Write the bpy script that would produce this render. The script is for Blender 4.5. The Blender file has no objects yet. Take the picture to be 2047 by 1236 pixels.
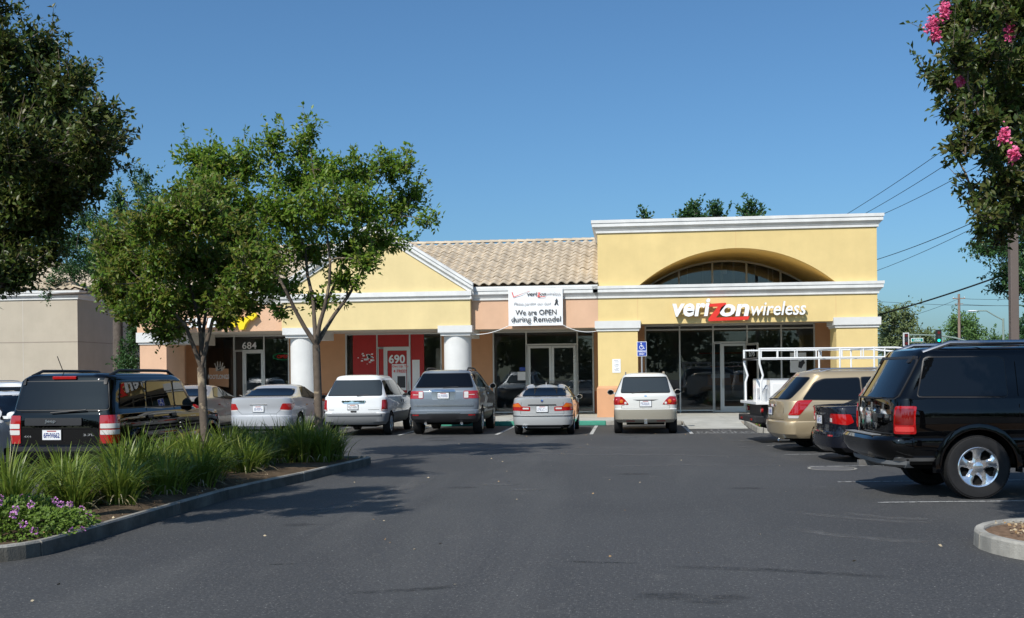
import bpy, bmesh, math, random
import numpy as np
from mathutils import Vector, Matrix
from mathutils.bvhtree import BVHTree
from mathutils.geometry import delaunay_2d_cdt
R_=math.radians; PI=math.pi; sin=math.sin; cos=math.cos
scene=bpy.context.scene; COL=scene.collection
# ------------------------------------------------------------ camera, sky, sun, exposure
CAM_H=1.65; YAW=R_(6.15); ROLL=.0105; FPX=2150.; CXP=1023.5; HYP=750.4
cd=bpy.data.cameras.new('camera'); cam=bpy.data.objects.new('camera',cd); COL.objects.link(cam); scene.camera=cam
cd.sensor_width=36; cd.lens=36*FPX/2047; cd.shift_y=(HYP-618)/2047; cd.clip_start=.1; cd.clip_end=3000
_r=Vector((cos(YAW),sin(YAW),0)); _f=Vector((-sin(YAW),cos(YAW),0)); _u=Vector((0,0,1))
_cr=_r*cos(ROLL)-_u*sin(ROLL); _cu=_r*sin(ROLL)+_u*cos(ROLL)
cam.matrix_world=Matrix(((_cr.x,_cu.x,-_f.x,0),(_cr.y,_cu.y,-_f.y,0),(_cr.z,_cu.z,-_f.z,CAM_H),(0,0,0,1)))
SUN_EL=R_(43); SUN_AZ=R_(24)          # light travels 24 deg right of +Y
wd=bpy.data.worlds.new('World'); scene.world=wd; wd.use_nodes=True
nt=wd.node_tree; bg=nt.nodes['Background']; sky=nt.nodes.new('ShaderNodeTexSky'); sky.sky_type='NISHITA'; sky.sun_disc=False
sky.sun_elevation=SUN_EL; sky.sun_rotation=PI+SUN_AZ; sky.air_density=1.0; sky.dust_density=1.5; sky.ozone_density=6; sky.altitude=0
wb=nt.nodes.new('ShaderNodeMix'); wb.data_type='RGBA'; wb.blend_type='MULTIPLY'; wb.inputs[0].default_value=1; wb.inputs[7].default_value=(.705,.931,1,1)   # camera white balance of the blue sky
nt.links.new(sky.outputs[0],wb.inputs[6]); nt.links.new(wb.outputs[2],bg.inputs[0]); bg.inputs[1].default_value=.1012
sl=bpy.data.lights.new('sun','SUN'); sl.energy=3.95; sl.angle=R_(.53); sl.color=(1,.955,.88)
so=bpy.data.objects.new('sun',sl); COL.objects.link(so); so.location=(-20,-30,50)
_ld=Vector((sin(SUN_AZ)*cos(SUN_EL),cos(SUN_AZ)*cos(SUN_EL),-sin(SUN_EL)))
so.rotation_euler=_ld.to_track_quat('-Z','Y').to_euler()
vs=scene.view_settings; scene.display_settings.display_device='sRGB'; vs.view_transform='Standard'; vs.look='None'; vs.exposure=.27; vs.gamma=1; vs.use_curve_mapping=False
scene.render.engine='CYCLES'; scene.cycles.use_denoising=True; scene.cycles.max_bounces=8; scene.cycles.transparent_max_bounces=12
scene.cycles.sample_clamp_indirect=6

def at(px,py,Y):
    "point of the place at distance Y along a sight line measured in the photograph"
    u=px-CXP; v=HYP-py; a=u*cos(ROLL)+v*sin(ROLL); b=-u*sin(ROLL)+v*cos(ROLL)
    dx=a*cos(YAW)-FPX*sin(YAW); dy=a*sin(YAW)+FPX*cos(YAW); t=Y/dy
    return Vector((dx*t,Y,CAM_H+b*t))

# ------------------------------------------------------------ materials
def lin(h):
    h=h.lstrip('#'); c=[int(h[i:i+2],16)/255 for i in (0,2,4)]
    return tuple((x/12.92 if x<=.04045 else ((x+.055)/1.055)**2.4) for x in c)
MATS={}
def mat(name,col,rough=.6,metal=0,spec=.5,coat=0,coatr=.03,var=0,vscale=3,bump=0,bscale=60,emit=0,island=None,transl=0,var2=0,v2scale=.5,stain=None,streak=0,orand=0):
    m=bpy.data.materials.new(name); m.use_nodes=True; n=m.node_tree.nodes; L=m.node_tree.links; b=n['Principled BSDF']
    b.inputs['Base Color'].default_value=(*col,1); b.inputs['Roughness'].default_value=rough; b.inputs['Metallic'].default_value=metal
    b.inputs['Specular IOR Level'].default_value=spec; b.inputs['Coat Weight'].default_value=coat; b.inputs['Coat Roughness'].default_value=coatr
    if emit: b.inputs['Emission Color'].default_value=(*col,1); b.inputs['Emission Strength'].default_value=emit
    src=None
    tc=n.new('ShaderNodeTexCoord'); 
    geo=n.new('ShaderNodeNewGeometry')
    def noise(scale,detail=4,rg=.6):
        t=n.new('ShaderNodeTexNoise'); t.inputs['Scale'].default_value=scale; t.inputs['Detail'].default_value=detail; t.inputs['Roughness'].default_value=rg
        L.new(geo.outputs['Position'],t.inputs['Vector']); return t
    def mulv(srcsock,fac_sock,lo,hi):
        mr=n.new('ShaderNodeMapRange'); mr.inputs[1].default_value=.3; mr.inputs[2].default_value=.7; mr.inputs[3].default_value=lo; mr.inputs[4].default_value=hi
        L.new(fac_sock,mr.inputs[0]); mx=n.new('ShaderNodeMix'); mx.data_type='RGBA'; mx.blend_type='MULTIPLY'; mx.inputs[0].default_value=1
        if srcsock is None: mx.inputs[6].default_value=(*col,1)
        else: L.new(srcsock,mx.inputs[6])
        cmb=n.new('ShaderNodeCombineColor'); [L.new(mr.outputs[0],cmb.inputs[i]) for i in range(3)]; L.new(cmb.outputs[0],mx.inputs[7]); return mx.outputs[2]
    if island:
        cr=n.new('ShaderNodeValToRGB'); L.new(geo.outputs['Random Per Island'],cr.inputs[0]); e=cr.color_ramp.elements
        while len(e)<len(island): e.new(.5)
        for i,c in enumerate(island): e[i].position=i/(len(island)-1); e[i].color=(*c,1)
        src=cr.outputs[0]
    if var: src=mulv(src,noise(vscale).outputs[0],1-var,1+var)
    if var2: src=mulv(src,noise(v2scale,6,.65).outputs[0],1-var2,1+var2)
    if streak:
        mpn=n.new('ShaderNodeMapping'); mpn.inputs['Scale'].default_value=(1.7,1.7,.13); L.new(geo.outputs['Position'],mpn.inputs[0]); t=n.new('ShaderNodeTexNoise'); t.inputs['Scale'].default_value=1; t.inputs['Detail'].default_value=7; t.inputs['Roughness'].default_value=.7; L.new(mpn.outputs[0],t.inputs['Vector']); src=mulv(src,t.outputs[0],1-streak,1+streak*.6)
    if orand:
        oi=n.new('ShaderNodeObjectInfo'); src=mulv(src,oi.outputs['Random'],1-orand,1+orand)
    if stain:  # (colour, scale, threshold)
        t=noise(stain[1],5,.7); mr=n.new('ShaderNodeMapRange'); mr.inputs[1].default_value=stain[2]; mr.inputs[2].default_value=stain[2]+.08; L.new(t.outputs[0],mr.inputs[0])
        mx=n.new('ShaderNodeMix'); mx.data_type='RGBA'; L.new(mr.outputs[0],mx.inputs[0]); mx.inputs[7].default_value=(*stain[0],1)
        if src is None: mx.inputs[6].default_value=(*col,1)
        else: L.new(src,mx.inputs[6])
        src=mx.outputs[2]
    if src is not None: L.new(src,b.inputs['Base Color'])
    if bump:
        t=noise(bscale,3); bm=n.new('ShaderNodeBump'); bm.inputs['Strength'].default_value=bump; bm.inputs['Distance'].default_value=.02
        L.new(t.outputs[0],bm.inputs['Height']); L.new(bm.outputs[0],b.inputs['Normal'])
    if transl:
        tr=n.new('ShaderNodeBsdfTranslucent'); ms=n.new('ShaderNodeMixShader'); ms.inputs[0].default_value=transl
        if src is not None: L.new(src,tr.inputs[0])
        else: tr.inputs[0].default_value=(*col,1)
        L.new(b.outputs[0],ms.inputs[1]); L.new(tr.outputs[0],ms.inputs[2]); L.new(ms.outputs[0],n['Material Output'].inputs[0])
    MATS[name]=m; return m
def glassmat(name,tint,rough=.0,ior=1.5,boost=0):
    m=bpy.data.materials.new(name); m.use_nodes=True; n=m.node_tree.nodes; L=m.node_tree.links; n.remove(n['Principled BSDF'])
    t=n.new('ShaderNodeBsdfTransparent'); t.inputs[0].default_value=(*tint,1); gl=n.new('ShaderNodeBsdfGlossy'); gl.inputs['Roughness'].default_value=rough
    fr=n.new('ShaderNodeFresnel'); fr.inputs[0].default_value=ior; ms=n.new('ShaderNodeMixShader'); s=fr.outputs[0]
    ns=n.new('ShaderNodeTexNoise'); ns.inputs['Scale'].default_value=.9; bp=n.new('ShaderNodeBump'); bp.inputs['Strength'].default_value=.06; bp.inputs['Distance'].default_value=.02; L.new(ns.outputs[0],bp.inputs['Height']); L.new(bp.outputs[0],gl.inputs['Normal'])
    ad=n.new('ShaderNodeMath'); ad.operation='MULTIPLY_ADD'; ad.use_clamp=True; ad.inputs[1].default_value=1.6; ad.inputs[2].default_value=boost; L.new(s,ad.inputs[0])
    L.new(ad.outputs[0],ms.inputs[0]); L.new(t.outputs[0],ms.inputs[1]); L.new(gl.outputs[0],ms.inputs[2]); L.new(ms.outputs[0],n['Material Output'].inputs[0]); MATS[name]=m; return m

YEL=lin('e3c06d'); 
mat('yellow_stucco',(.71,.545,.25),.9,spec=.2,var=.05,vscale=1.2,bump=.35,bscale=70,var2=.05,v2scale=.35,streak=.035)
mat('pale_yellow_stucco',(.71,.57,.295),.9,spec=.2,var=.05,vscale=1.2,bump=.35,bscale=70,var2=.05,v2scale=.35,streak=.035)
mat('peach_stucco',(.65,.415,.275),.9,spec=.2,var=.05,vscale=1.2,bump=.35,bscale=70,var2=.05,v2scale=.4,streak=.035)
mat('orange_stucco',(.60,.32,.175),.9,spec=.2,var=.05,vscale=1.5,bump=.3,bscale=70,streak=.035)
mat('red_stucco',(.42,.12,.05),.9,spec=.2,var=.06,vscale=1.5,bump=.3,bscale=70)
mat('white_stucco',(.66,.655,.635),.85,spec=.25,var=.04,vscale=2,bump=.45,bscale=45,var2=.05,v2scale=.7,streak=.035)
mat('white_trim',(.70,.695,.675),.8,streak=.08,spec=.3,var=.05,vscale=1.5,bump=.15,bscale=60,var2=.07,v2scale=2.5)
mat('tan_stucco',(.47,.41,.325),.9,spec=.2,var=.05,vscale=1,bump=.3,bscale=70,var2=.05,v2scale=.4,streak=.035)
mat('soffit',(.55,.51,.45),.9,var=.05)
mat('roof_tile',(.50,.415,.31),.85,orand=.09,spec=.25,var=.09,vscale=2.3,bump=.3,bscale=30,var2=.09,v2scale=1.1)
mat('mortar',(.32,.27,.22),.95,var=.1)
mat('aluminium',(.60,.60,.57),.42,metal=.35,spec=.5)
mat('dark_interior',(.30,.30,.30),.9)
mat('interior_floor',(.30,.28,.26),.6)
glassmat('shop_glass',(.72,.75,.76),0,1.5,.0); glassmat('clear_glass',(.9,.91,.9),0,1.5,.0)
mat('red_panel',(.42,.022,.02),.6,var=.08)
mat('white_paint',(.78,.78,.77),.5,var=.03)
mat('sign_white',(.82,.82,.82),.4); mat('sign_red',(.70,.035,.02),.4); mat('sign_dark',(.03,.03,.035),.5); mat('sign_yellow',(.80,.62,.01),.4); mat('sign_green',(.05,.25,.08),.5)
mat('sign_blue',(.02,.06,.36),.4); mat('grey_ink',(.30,.30,.31),.6); mat('black_ink',(.02,.02,.022),.6); mat('street_green',(.0,.24,.20),.4)
mat('vinyl',(.80,.80,.80),.45,var=.02)
mat('concrete',(.40,.395,.36),.9,spec=.2,var=.10,vscale=2.5,bump=.3,bscale=90,var2=.12,v2scale=.8)
mat('kerb_concrete',(.33,.315,.28),.92,spec=.2,var=.14,vscale=5,bump=.4,bscale=70,var2=.2,v2scale=1.7,streak=.25)
mat('kerb_face_shade_grime',(.13,.122,.105),.95,spec=.15,var=.25,vscale=4,bump=.4,bscale=60,var2=.3,v2scale=1.3,streak=.3); mat('green_kerb',(.05,.27,.19),.8,var=.12,vscale=6,stain=((.3,.32,.28),7,.66))  # island kerb face: grime and shade both put into its darker colour
mat('soil',(.115,.082,.053),1,spec=.1,var=.3,vscale=9,bump=.8,bscale=40,var2=.2,v2scale=2)
mat('mulch',(.20,.13,.085),1,spec=.1,var=.35,vscale=22,bump=.9,bscale=55)
mat('road_paint',(.50,.50,.48),.85,var=.16,vscale=9,stain=((.10,.10,.102),15,.53))
mat('worn_paint',(.33,.33,.325),.85,var=.2,vscale=10,stain=((.06,.06,.062),16,.47))
mat('iron',(.16,.155,.15),.7,metal=.4,var=.15,vscale=9)
mat('rubber',(.014,.014,.015),.75,spec=.3,var=.15,vscale=20)
mat('black_plastic',(.018,.018,.02),.5,spec=.4); mat('faint_paint',(.36,.36,.35),.85,var=.2,vscale=10,stain=((.08,.08,.082),14,.50)); mat('grey_plastic',(.18,.185,.19),.55,spec=.4)
mat('underbody',(.008,.008,.008),.9,spec=.1)
mat('chrome',(.80,.81,.82),.06,metal=1); mat('rim_chrome',(.85,.85,.86),.12,metal=.9); mat('satin_metal',(.58,.58,.58),.3,metal=1); mat('rim_silver',(.52,.53,.54),.28,metal=.9)
mat('car_glass',(.003,.0035,.0045),.012,spec=.5); mat('car_glass_clear',(.035,.042,.045),.015,spec=.75)
mat('lamp_red',(.36,.006,.006),.08,spec=.6,coat=1); mat('lamp_red_light',(.62,.05,.045),.1,spec=.6,coat=1); mat('lamp_red_dark',(.16,.004,.004),.1,coat=1); mat('lamp_clear',(.62,.60,.58),.1,spec=.6,coat=1); mat('lamp_amber',(.60,.13,.01),.1,coat=1)
mat('plate_white',(.74,.75,.76),.45); mat('plate_blue',(.03,.05,.22),.5)
mat('galvanised',(.42,.43,.44),.5,metal=.6,var=.08)
mat('brown_pole',(.13,.10,.085),.6,var=.06); mat('green_pole',(.22,.28,.24),.6); mat('wood_pole',(.24,.17,.13),.9,var=.15)
mat('signal_black',(.012,.014,.013),.5); mat('signal_green',(.0,.7,.45),.4,emit=1.2); mat('signal_red_off',(.12,.01,.01),.3); mat('signal_white',(.6,.6,.6),.5)
mat('neon_red',(.6,.03,.02),.5,emit=.45); mat('neon_green',(.02,.32,.12),.5,emit=.25)
mat('bark',(.12,.095,.075),.85,spec=.2,var=.22,vscale=5,bump=.35,bscale=25,stain=((.38,.30,.205),2.6,.57)); mat('dark_bark',(.10,.08,.065),.9,var=.25,vscale=7,bump=.6,bscale=20)
mat('cable',(.012,.012,.013),.6)
def leafmat(n,cols,tr=.25,rough=.38): return mat(n,cols[0],rough,spec=.3,island=cols,transl=tr,var=.16,vscale=1.4)
leafmat('leaf_myrtle',[(.10,.185,.02),(.13,.24,.026),(.19,.27,.03),(.14,.25,.03),(.24,.255,.04)],.45)
leafmat('leaf_myrtle_red',[(.088,.17,.02),(.125,.22,.026),(.175,.23,.03),(.21,.18,.045),(.125,.22,.028)],.45)
leafmat('leaf_dark',[(.042,.072,.016),(.060,.098,.018),(.085,.115,.021),(.12,.11,.032),(.062,.105,.02)],.35)
leafmat('leaf_deep',[(.030,.075,.020),(.045,.105,.028),(.034,.085,.026),(.06,.125,.034)])
leafmat('leaf_far',[(.11,.15,.05),(.13,.17,.06),(.12,.155,.065),(.15,.18,.075)],.2,.6)
leafmat('leaf_farlight',[(.09,.17,.045),(.11,.20,.05),(.075,.14,.045)],.2,.6)
leafmat('grass_blade',[(.11,.175,.026),(.15,.22,.030),(.21,.27,.04),(.13,.195,.032),(.29,.30,.065)],.38,.35)
leafmat('dry_blade',[(.36,.30,.17),(.45,.40,.26),(.28,.21,.11)],.15,.6)
leafmat('leaf_lantana',[(.10,.17,.025),(.14,.22,.03),(.08,.135,.025)],.25,.5)
mat('petal_pink',(.78,.10,.26),.6,island=[(.70,.07,.20),(.85,.16,.34),(.80,.24,.40)],transl=.3); mat('petal_mauve',(.62,.22,.62),.6,island=[(.55,.16,.55),(.70,.30,.68),(.75,.42,.70)],transl=.3)
mat('dead_leaf',(.35,.24,.12),.8,island=[(.40,.27,.13),(.28,.16,.07),(.5,.42,.28),(.30,.24,.16)])
def smearmat(name,col,dens):
    m=bpy.data.materials.new(name); m.use_nodes=True; n=m.node_tree.nodes; L=m.node_tree.links; b=n['Principled BSDF']; b.inputs['Base Color'].default_value=(*col,1); b.inputs['Roughness'].default_value=.8
    a=n.new('ShaderNodeAttribute'); a.attribute_name='fade'; g=n.new('ShaderNodeNewGeometry'); t=n.new('ShaderNodeTexNoise'); t.inputs['Scale'].default_value=7; t.inputs['Detail'].default_value=7; t.inputs['Roughness'].default_value=.75; L.new(g.outputs['Position'],t.inputs['Vector'])
    mr=n.new('ShaderNodeMapRange'); mr.inputs[1].default_value=.36; mr.inputs[2].default_value=.64; L.new(t.outputs[0],mr.inputs[0]); mu=n.new('ShaderNodeMath'); mu.operation='MULTIPLY'; L.new(a.outputs['Fac'],mu.inputs[0]); L.new(mr.outputs[0],mu.inputs[1]); m2=n.new('ShaderNodeMath'); m2.operation='MULTIPLY'; m2.inputs[1].default_value=dens; L.new(mu.outputs[0],m2.inputs[0])
    tr=n.new('ShaderNodeBsdfTransparent'); ms=n.new('ShaderNodeMixShader'); L.new(m2.outputs[0],ms.inputs[0]); L.new(tr.outputs[0],ms.inputs[1]); L.new(b.outputs[0],ms.inputs[2]); L.new(ms.outputs[0],n['Material Output'].inputs[0]); MATS[name]=m
smearmat('oil_smear',(.026,.026,.027),.45); smearmat('pale_scuff',(.145,.142,.138),.8); smearmat('tyre_mark',(.03,.03,.032),.22)
def paint(n,col,metal=0,rough=.45,coat=1): return mat(n,col,rough,metal=metal,spec=.15,coat=coat,coatr=.015)
paint('paint_white',(.74,.75,.75)); paint('paint_pearl',(.66,.655,.62),.1); paint('paint_beige_lower',(.40,.37,.30),.35,.42); mat('paint_black',(.0012,.0012,.0015),.6,spec=0,coat=1,coatr=.012); paint('paint_navy',(.003,.004,.010),.1,.5)
paint('paint_silver',(.52,.53,.55),.4,.42); paint('paint_bmw_silver',(.47,.475,.47),.4,.42); paint('paint_bluegrey',(.185,.215,.25),.4,.42); paint('paint_gold',(.42,.335,.215),.45,.40); paint('paint_champagne',(.40,.36,.32),.4,.42); paint('paint_truck_white',(.78,.78,.77),0,.35,.6)

# ------------------------------------------------------------ mesh helpers
def link(o,parent=None):
    COL.objects.link(o)
    if parent is not None: o.parent=parent
    return o
def mesh_obj(name,me,parent=None,mats=()):
    for m in mats:
        if m not in [x.name for x in me.materials]: me.materials.append(MATS[m])
    return link(bpy.data.objects.new(name,me),parent)
class MB:
    def __init__(s): s.v=[]; s.f=[]; s.mi=[]; s.m=0
    def add(s,vs,fs):
        o=len(s.v); s.v+= [tuple(p) for p in vs]; s.f+=[tuple(i+o for i in f) for f in fs]; s.mi+=[s.m]*len(fs); return s
    def box(s,x0,x1,y0,y1,z0,z1):
        s.add([(x0,y0,z0),(x1,y0,z0),(x1,y1,z0),(x0,y1,z0),(x0,y0,z1),(x1,y0,z1),(x1,y1,z1),(x0,y1,z1)],
          [(3,2,1,0),(4,5,6,7),(0,1,5,4),(1,2,6,5),(2,3,7,6),(3,0,4,7)]); return s
    def prism(s,poly,z0,z1):     # polygon in XY
        n=len(poly); s.add([(x,y,z0) for x,y in poly]+[(x,y,z1) for x,y in poly],[tuple(range(n))[::-1],tuple(range(n,2*n))]+[(i,(i+1)%n,n+(i+1)%n,n+i) for i in range(n)]); return s
    def prismY(s,poly,y0,y1):    # polygon in XZ
        n=len(poly); s.add([(x,y0,z) for x,z in poly]+[(x,y1,z) for x,z in poly],[tuple(range(n)),tuple(range(n,2*n))[::-1]]+[((i+1)%n,i,n+i,n+(i+1)%n) for i in range(n)]); return s
    def tube(s,pts,rad,n=8,caps=True):
        pts=[Vector(p) for p in pts]; k=len(pts); rad=[rad]*k if not hasattr(rad,'__len__') else rad
        vs=[]; prev=None
        for i,p in enumerate(pts):
            t=(pts[min(i+1,k-1)]-pts[max(i-1,0)]).normalized()
            if prev is None:
                a=Vector((0,0,1)) if abs(t.z)<.9 else Vector((1,0,0)); u=t.cross(a).normalized()
            else: u=(prev-t*prev.dot(t)); u=u.normalized() if u.length>1e-6 else t.orthogonal().normalized()
            prev=u; w=t.cross(u)
            vs+=[p+(u*cos(2*PI*j/n)+w*sin(2*PI*j/n))*rad[i] for j in range(n)]
        fs=[(i*n+j,i*n+(j+1)%n,(i+1)*n+(j+1)%n,(i+1)*n+j) for i in range(k-1) for j in range(n)]
        if caps: fs+=[tuple(range(n))[::-1],tuple((k-1)*n+j for j in range(n))]
        return s.add(vs,fs)
    def rings(s,rings,capb=True,capt=True):
        n=len(rings[0]); vs=[p for r in rings for p in r]; k=len(rings)
        fs=[(i*n+j,i*n+(j+1)%n,(i+1)*n+(j+1)%n,(i+1)*n+j) for i in range(k-1) for j in range(n)]
        if capb: fs.append(tuple(range(n))[::-1])
        if capt: fs.append(tuple((k-1)*n+j for j in range(n)))
        return s.add(vs,fs)
    def lathe(s,prof,c=(0,0,0),n=24,axis='z',caps=True):  # prof (r,h)
        rs=[]
        for r,h in prof:
            ring=[]
            for j in range(n):
                a=2*PI*j/n; x,y,z=r*cos(a),r*sin(a),h
                if axis=='x': x,y,z=h,r*cos(a),r*sin(a)
                if axis=='y': x,y,z=r*sin(a),h,r*cos(a)
                ring.append((c[0]+x,c[1]+y,c[2]+z))
            rs.append(ring)
        return s.rings(rs,caps,caps)
    def mesh(s,name,mats,smooth=0,bevel=0):
        me=bpy.data.meshes.new(name); me.from_pydata(s.v,[],s.f)
        for m in ([mats] if isinstance(mats,str) else mats): me.materials.append(MATS[m])
        if any(s.mi): me.polygons.foreach_set('material_index',s.mi)
        if bevel:
            bm=bmesh.new(); bm.from_mesh(me); bmesh.ops.remove_doubles(bm,verts=bm.verts,dist=1e-5)
            bmesh.ops.bevel(bm,geom=[e for e in bm.edges if len(e.link_faces)==2 and e.calc_face_angle(0)>.6],offset=bevel,segments=2,affect='EDGES',profile=.6); bm.to_mesh(me); bm.free()
        if smooth:
            me.polygons.foreach_set('use_smooth',[True]*len(me.polygons)); me.set_sharp_from_angle(angle=R_(smooth))
        me.update(); return me
    def obj(s,name,mats,parent=None,smooth=0,bevel=0,kind=None):
        o=link(bpy.data.objects.new(name,s.mesh(name,mats,smooth,bevel)),parent)
        if kind: o['kind']=kind
        return o
def tag(o,label,cat,group=None):
    o['label']=label; o['category']=cat
    if group: o['group']=group
    return o
def thing(name,label,cat,loc=(0,0,0),rz=0,group=None,scale=1):
    o=bpy.data.objects.new(name,None); o.empty_display_size=.2; COL.objects.link(o); o.location=loc; o.rotation_euler=(0,0,rz); o.scale=(scale,)*3
    return tag(o,label,cat,group)
def structure(o): o['kind']='structure'; return o

def text_islands(body,size,bold=0,extrude=.01,res=3,spacing=1,shear=0):
    cu=bpy.data.curves.new('t','FONT'); cu.body=body; cu.size=size; cu.offset=bold; cu.extrude=extrude; cu.resolution_u=res; cu.space_character=spacing; cu.shear=0
    ob=bpy.data.objects.new('t',cu); COL.objects.link(ob); dg=bpy.context.evaluated_depsgraph_get(); me=bpy.data.meshes.new_from_object(ob.evaluated_get(dg))
    bpy.data.objects.remove(ob); bpy.data.curves.remove(cu)
    v=[tuple(p.co) for p in me.vertices]; f=[tuple(p.vertices) for p in me.polygons]; bpy.data.meshes.remove(me)
    # weld and cluster by overlap in x
    key={}; rem=[]; nv=[]
    for p in v:
        k=tuple(round(c,5) for c in p)
        if k not in key: key[k]=len(nv); nv.append(p)
        rem.append(key[k])
    f=[tuple(dict.fromkeys(rem[i] for i in q)) for q in f]; f=[q for q in f if len(q)>2]
    par=list(range(len(nv)))
    def find(a):
        while par[a]!=a: par[a]=par[par[a]]; a=par[a]
        return a
    for q in f:
        for i in q[1:]: par[find(i)]=find(q[0])
    isl={}
    for q in f: isl.setdefault(find(q[0]),[]).append(q)
    L=[]
    for fs in isl.values():
        xs=[nv[i][0] for q in fs for i in q]; L.append([min(xs),max(xs),fs])
    L.sort(key=lambda t:t[0]); out=[]
    for a in L:
        if out and a[0]<out[-1][1]-.25*min(a[1]-a[0],out[-1][1]-out[-1][0]): out[-1][1]=max(out[-1][1],a[1]); out[-1][2]=out[-1][2]+a[2]
        else: out.append(a)
    res=[]
    for x0,x1,fs in out:
        ids=sorted({i for q in fs for i in q}); mp={i:k for k,i in enumerate(ids)}
        res.append(([(nv[i][0]+shear*nv[i][1],nv[i][1],nv[i][2]) for i in ids],[tuple(mp[i] for i in q) for q in fs]))
    return res
def text_fit(isl):
    xs=[p[0] for v,_ in isl for p in v]; ys=[p[1] for v,_ in isl for p in v]; return min(xs),max(xs),min(ys),max(ys)
def put_text(body,parent,mats,x0,x1,z0,z1,y,name='letter',bold=0,ext=.003,shear=0,face=None,per_letter=True,spacing=1):
    """text standing in the XZ plane facing -Y, fitted to the box x0..x1, z0..z1. mats=(front,side)"""
    isl=text_islands(body,1,bold,.05,shear=shear,spacing=spacing); a,b,c,d=text_fit(isl); sx=(x1-x0)/(b-a); sz=(z1-z0)/(d-c); obs=[]
    groups=isl if per_letter else [([p for v,_ in isl for p in v],sum(([tuple(i+o for i in q) for q in f] for (v,f),o in zip(isl,np.cumsum([0]+[len(v) for v,_ in isl[:-1]]).tolist())),[]))]
    for v,f in groups:
        m=MB(); m.add([(x0+(p[0]-a)*sx, y-(ext if p[2]>0 else -ext*.2), z0+(p[1]-c)*sz) for p in v],f)
        me=m.mesh(name,mats)
        if len(mats)>1:
            for pl in me.polygons: pl.material_index=0 if abs(pl.normal.y)>.7 else 1
        obs.append(link(bpy.data.objects.new(name,me),parent))
    return obs
# ------------------------------------------------------------ ground
def asphalt():
    m=bpy.data.materials.new('asphalt'); m.use_nodes=True; n=m.node_tree.nodes; L=m.node_tree.links; b=n['Principled BSDF']; geo=n.new('ShaderNodeNewGeometry')
    def noise(scale,detail=4,rg=.6,vec=None,dist=0):
        t=n.new('ShaderNodeTexNoise'); t.inputs['Scale'].default_value=scale; t.inputs['Detail'].default_value=detail; t.inputs['Roughness'].default_value=rg; t.inputs['Distortion'].default_value=dist
        L.new(vec or geo.outputs['Position'],t.inputs['Vector']); return t.outputs[0]
    def rng(s,a,b_,c,d):
        mr=n.new('ShaderNodeMapRange'); mr.inputs[1].default_value=a; mr.inputs[2].default_value=b_; mr.inputs[3].default_value=c; mr.inputs[4].default_value=d; L.new(s,mr.inputs[0]); return mr.outputs[0]
    def mul(a,b_):
        x=n.new('ShaderNodeMath'); x.operation='MULTIPLY'; L.new(a,x.inputs[0]); L.new(b_,x.inputs[1]); return x.outputs[0]
    def mix(f,a,b_):
        x=n.new('ShaderNodeMix'); x.data_type='RGBA'; L.new(f,x.inputs[0])
        for s,i in ((a,6),(b_,7)):
            if isinstance(s,tuple): x.inputs[i].default_value=(*s,1)
            else: L.new(s,x.inputs[i])
        return x.outputs[2]
    mp=n.new('ShaderNodeMapping'); mp.inputs['Scale'].default_value=(.55,.09,1); mp.inputs['Rotation'].default_value=(0,0,.5); L.new(geo.outputs['Position'],mp.inputs[0])
    base=mix(rng(noise(.16,5,.6),.32,.68,0,1),(.045,.0455,.0465),(.064,.0642,.0645))
    wear=mix(rng(noise(1.1,5,.62,mp.outputs[0],.6),.52,.72,0,.75),base,(.086,.085,.082))       # scuffed tyre arcs
    old=mix(rng(noise(.9,6,.72,None,.4),.62,.70,0,.55),wear,(.102,.099,.094))                # thin sealer worn to stone
    dark=mix(rng(noise(.55,5,.7,mp.outputs[0],1.5),.66,.73,0,.8),old,(.026,.027,.029))       # oil and fresh sealer drips
    v=n.new('ShaderNodeTexVoronoi'); v.inputs['Scale'].default_value=62; L.new(geo.outputs['Position'],v.inputs['Vector'])
    v2=n.new('ShaderNodeTexVoronoi'); v2.inputs['Scale'].default_value=38; L.new(geo.outputs['Position'],v2.inputs['Vector'])
    sp=n.new('ShaderNodeSeparateColor'); L.new(v.outputs['Color'],sp.inputs[0])
    sp2=n.new('ShaderNodeSeparateColor'); L.new(v2.outputs['Color'],sp2.inputs[0])
    speck=mix(mul(rng(sp.outputs[0],.70,.99,0,.75),rng(v.outputs[0],.25,.5,1,0)),dark,(.21,.20,.185))
    speck=mix(mul(rng(sp2.outputs[0],.965,.99,0,.8),rng(v2.outputs[0],.15,.3,1,0)),speck,(.36,.34,.31))
    gr=mix(rng(noise(34,3,.8),.38,.62,0,1),(.72,.72,.72),(1.3,1.3,1.3)); mm=n.new('ShaderNodeMix'); mm.data_type='RGBA'; mm.blend_type='MULTIPLY'; mm.inputs[0].default_value=1; L.new(speck,mm.inputs[6]); L.new(gr,mm.inputs[7]); speck=mm.outputs[2]
    L.new(speck,b.inputs['Base Color']); b.inputs['Roughness'].default_value=.78; b.inputs['Specular IOR Level'].default_value=.42
    bp=n.new('ShaderNodeBump'); bp.inputs['Strength'].default_value=.55; bp.inputs['Distance'].default_value=.006; L.new(noise(120,3,.7),bp.inputs['Height']); L.new(bp.outputs[0],b.inputs['Normal'])
    MATS['asphalt']=m
asphalt()
m=MB(); m.add([(-700,-200,0),(700,-200,0),(700,900,0),(-700,900,0)],[(0,1,2,3)]); structure(m.obj('ground','asphalt'))
Z1=.006
def line(x0,y0,x1,y1,wd=.10,mt='road_paint',name='parking_line'):
    d=Vector((x1-x0,y1-y0,0)).normalized(); nn=Vector((-d.y,d.x,0))*wd/2; a=Vector((x0,y0,Z1)); b=Vector((x1,y1,Z1))
    m=MB(); m.add([a-nn,b-nn,b+nn,a+nn],[(0,1,2,3)]); return structure(m.obj(name,mt))
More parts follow.
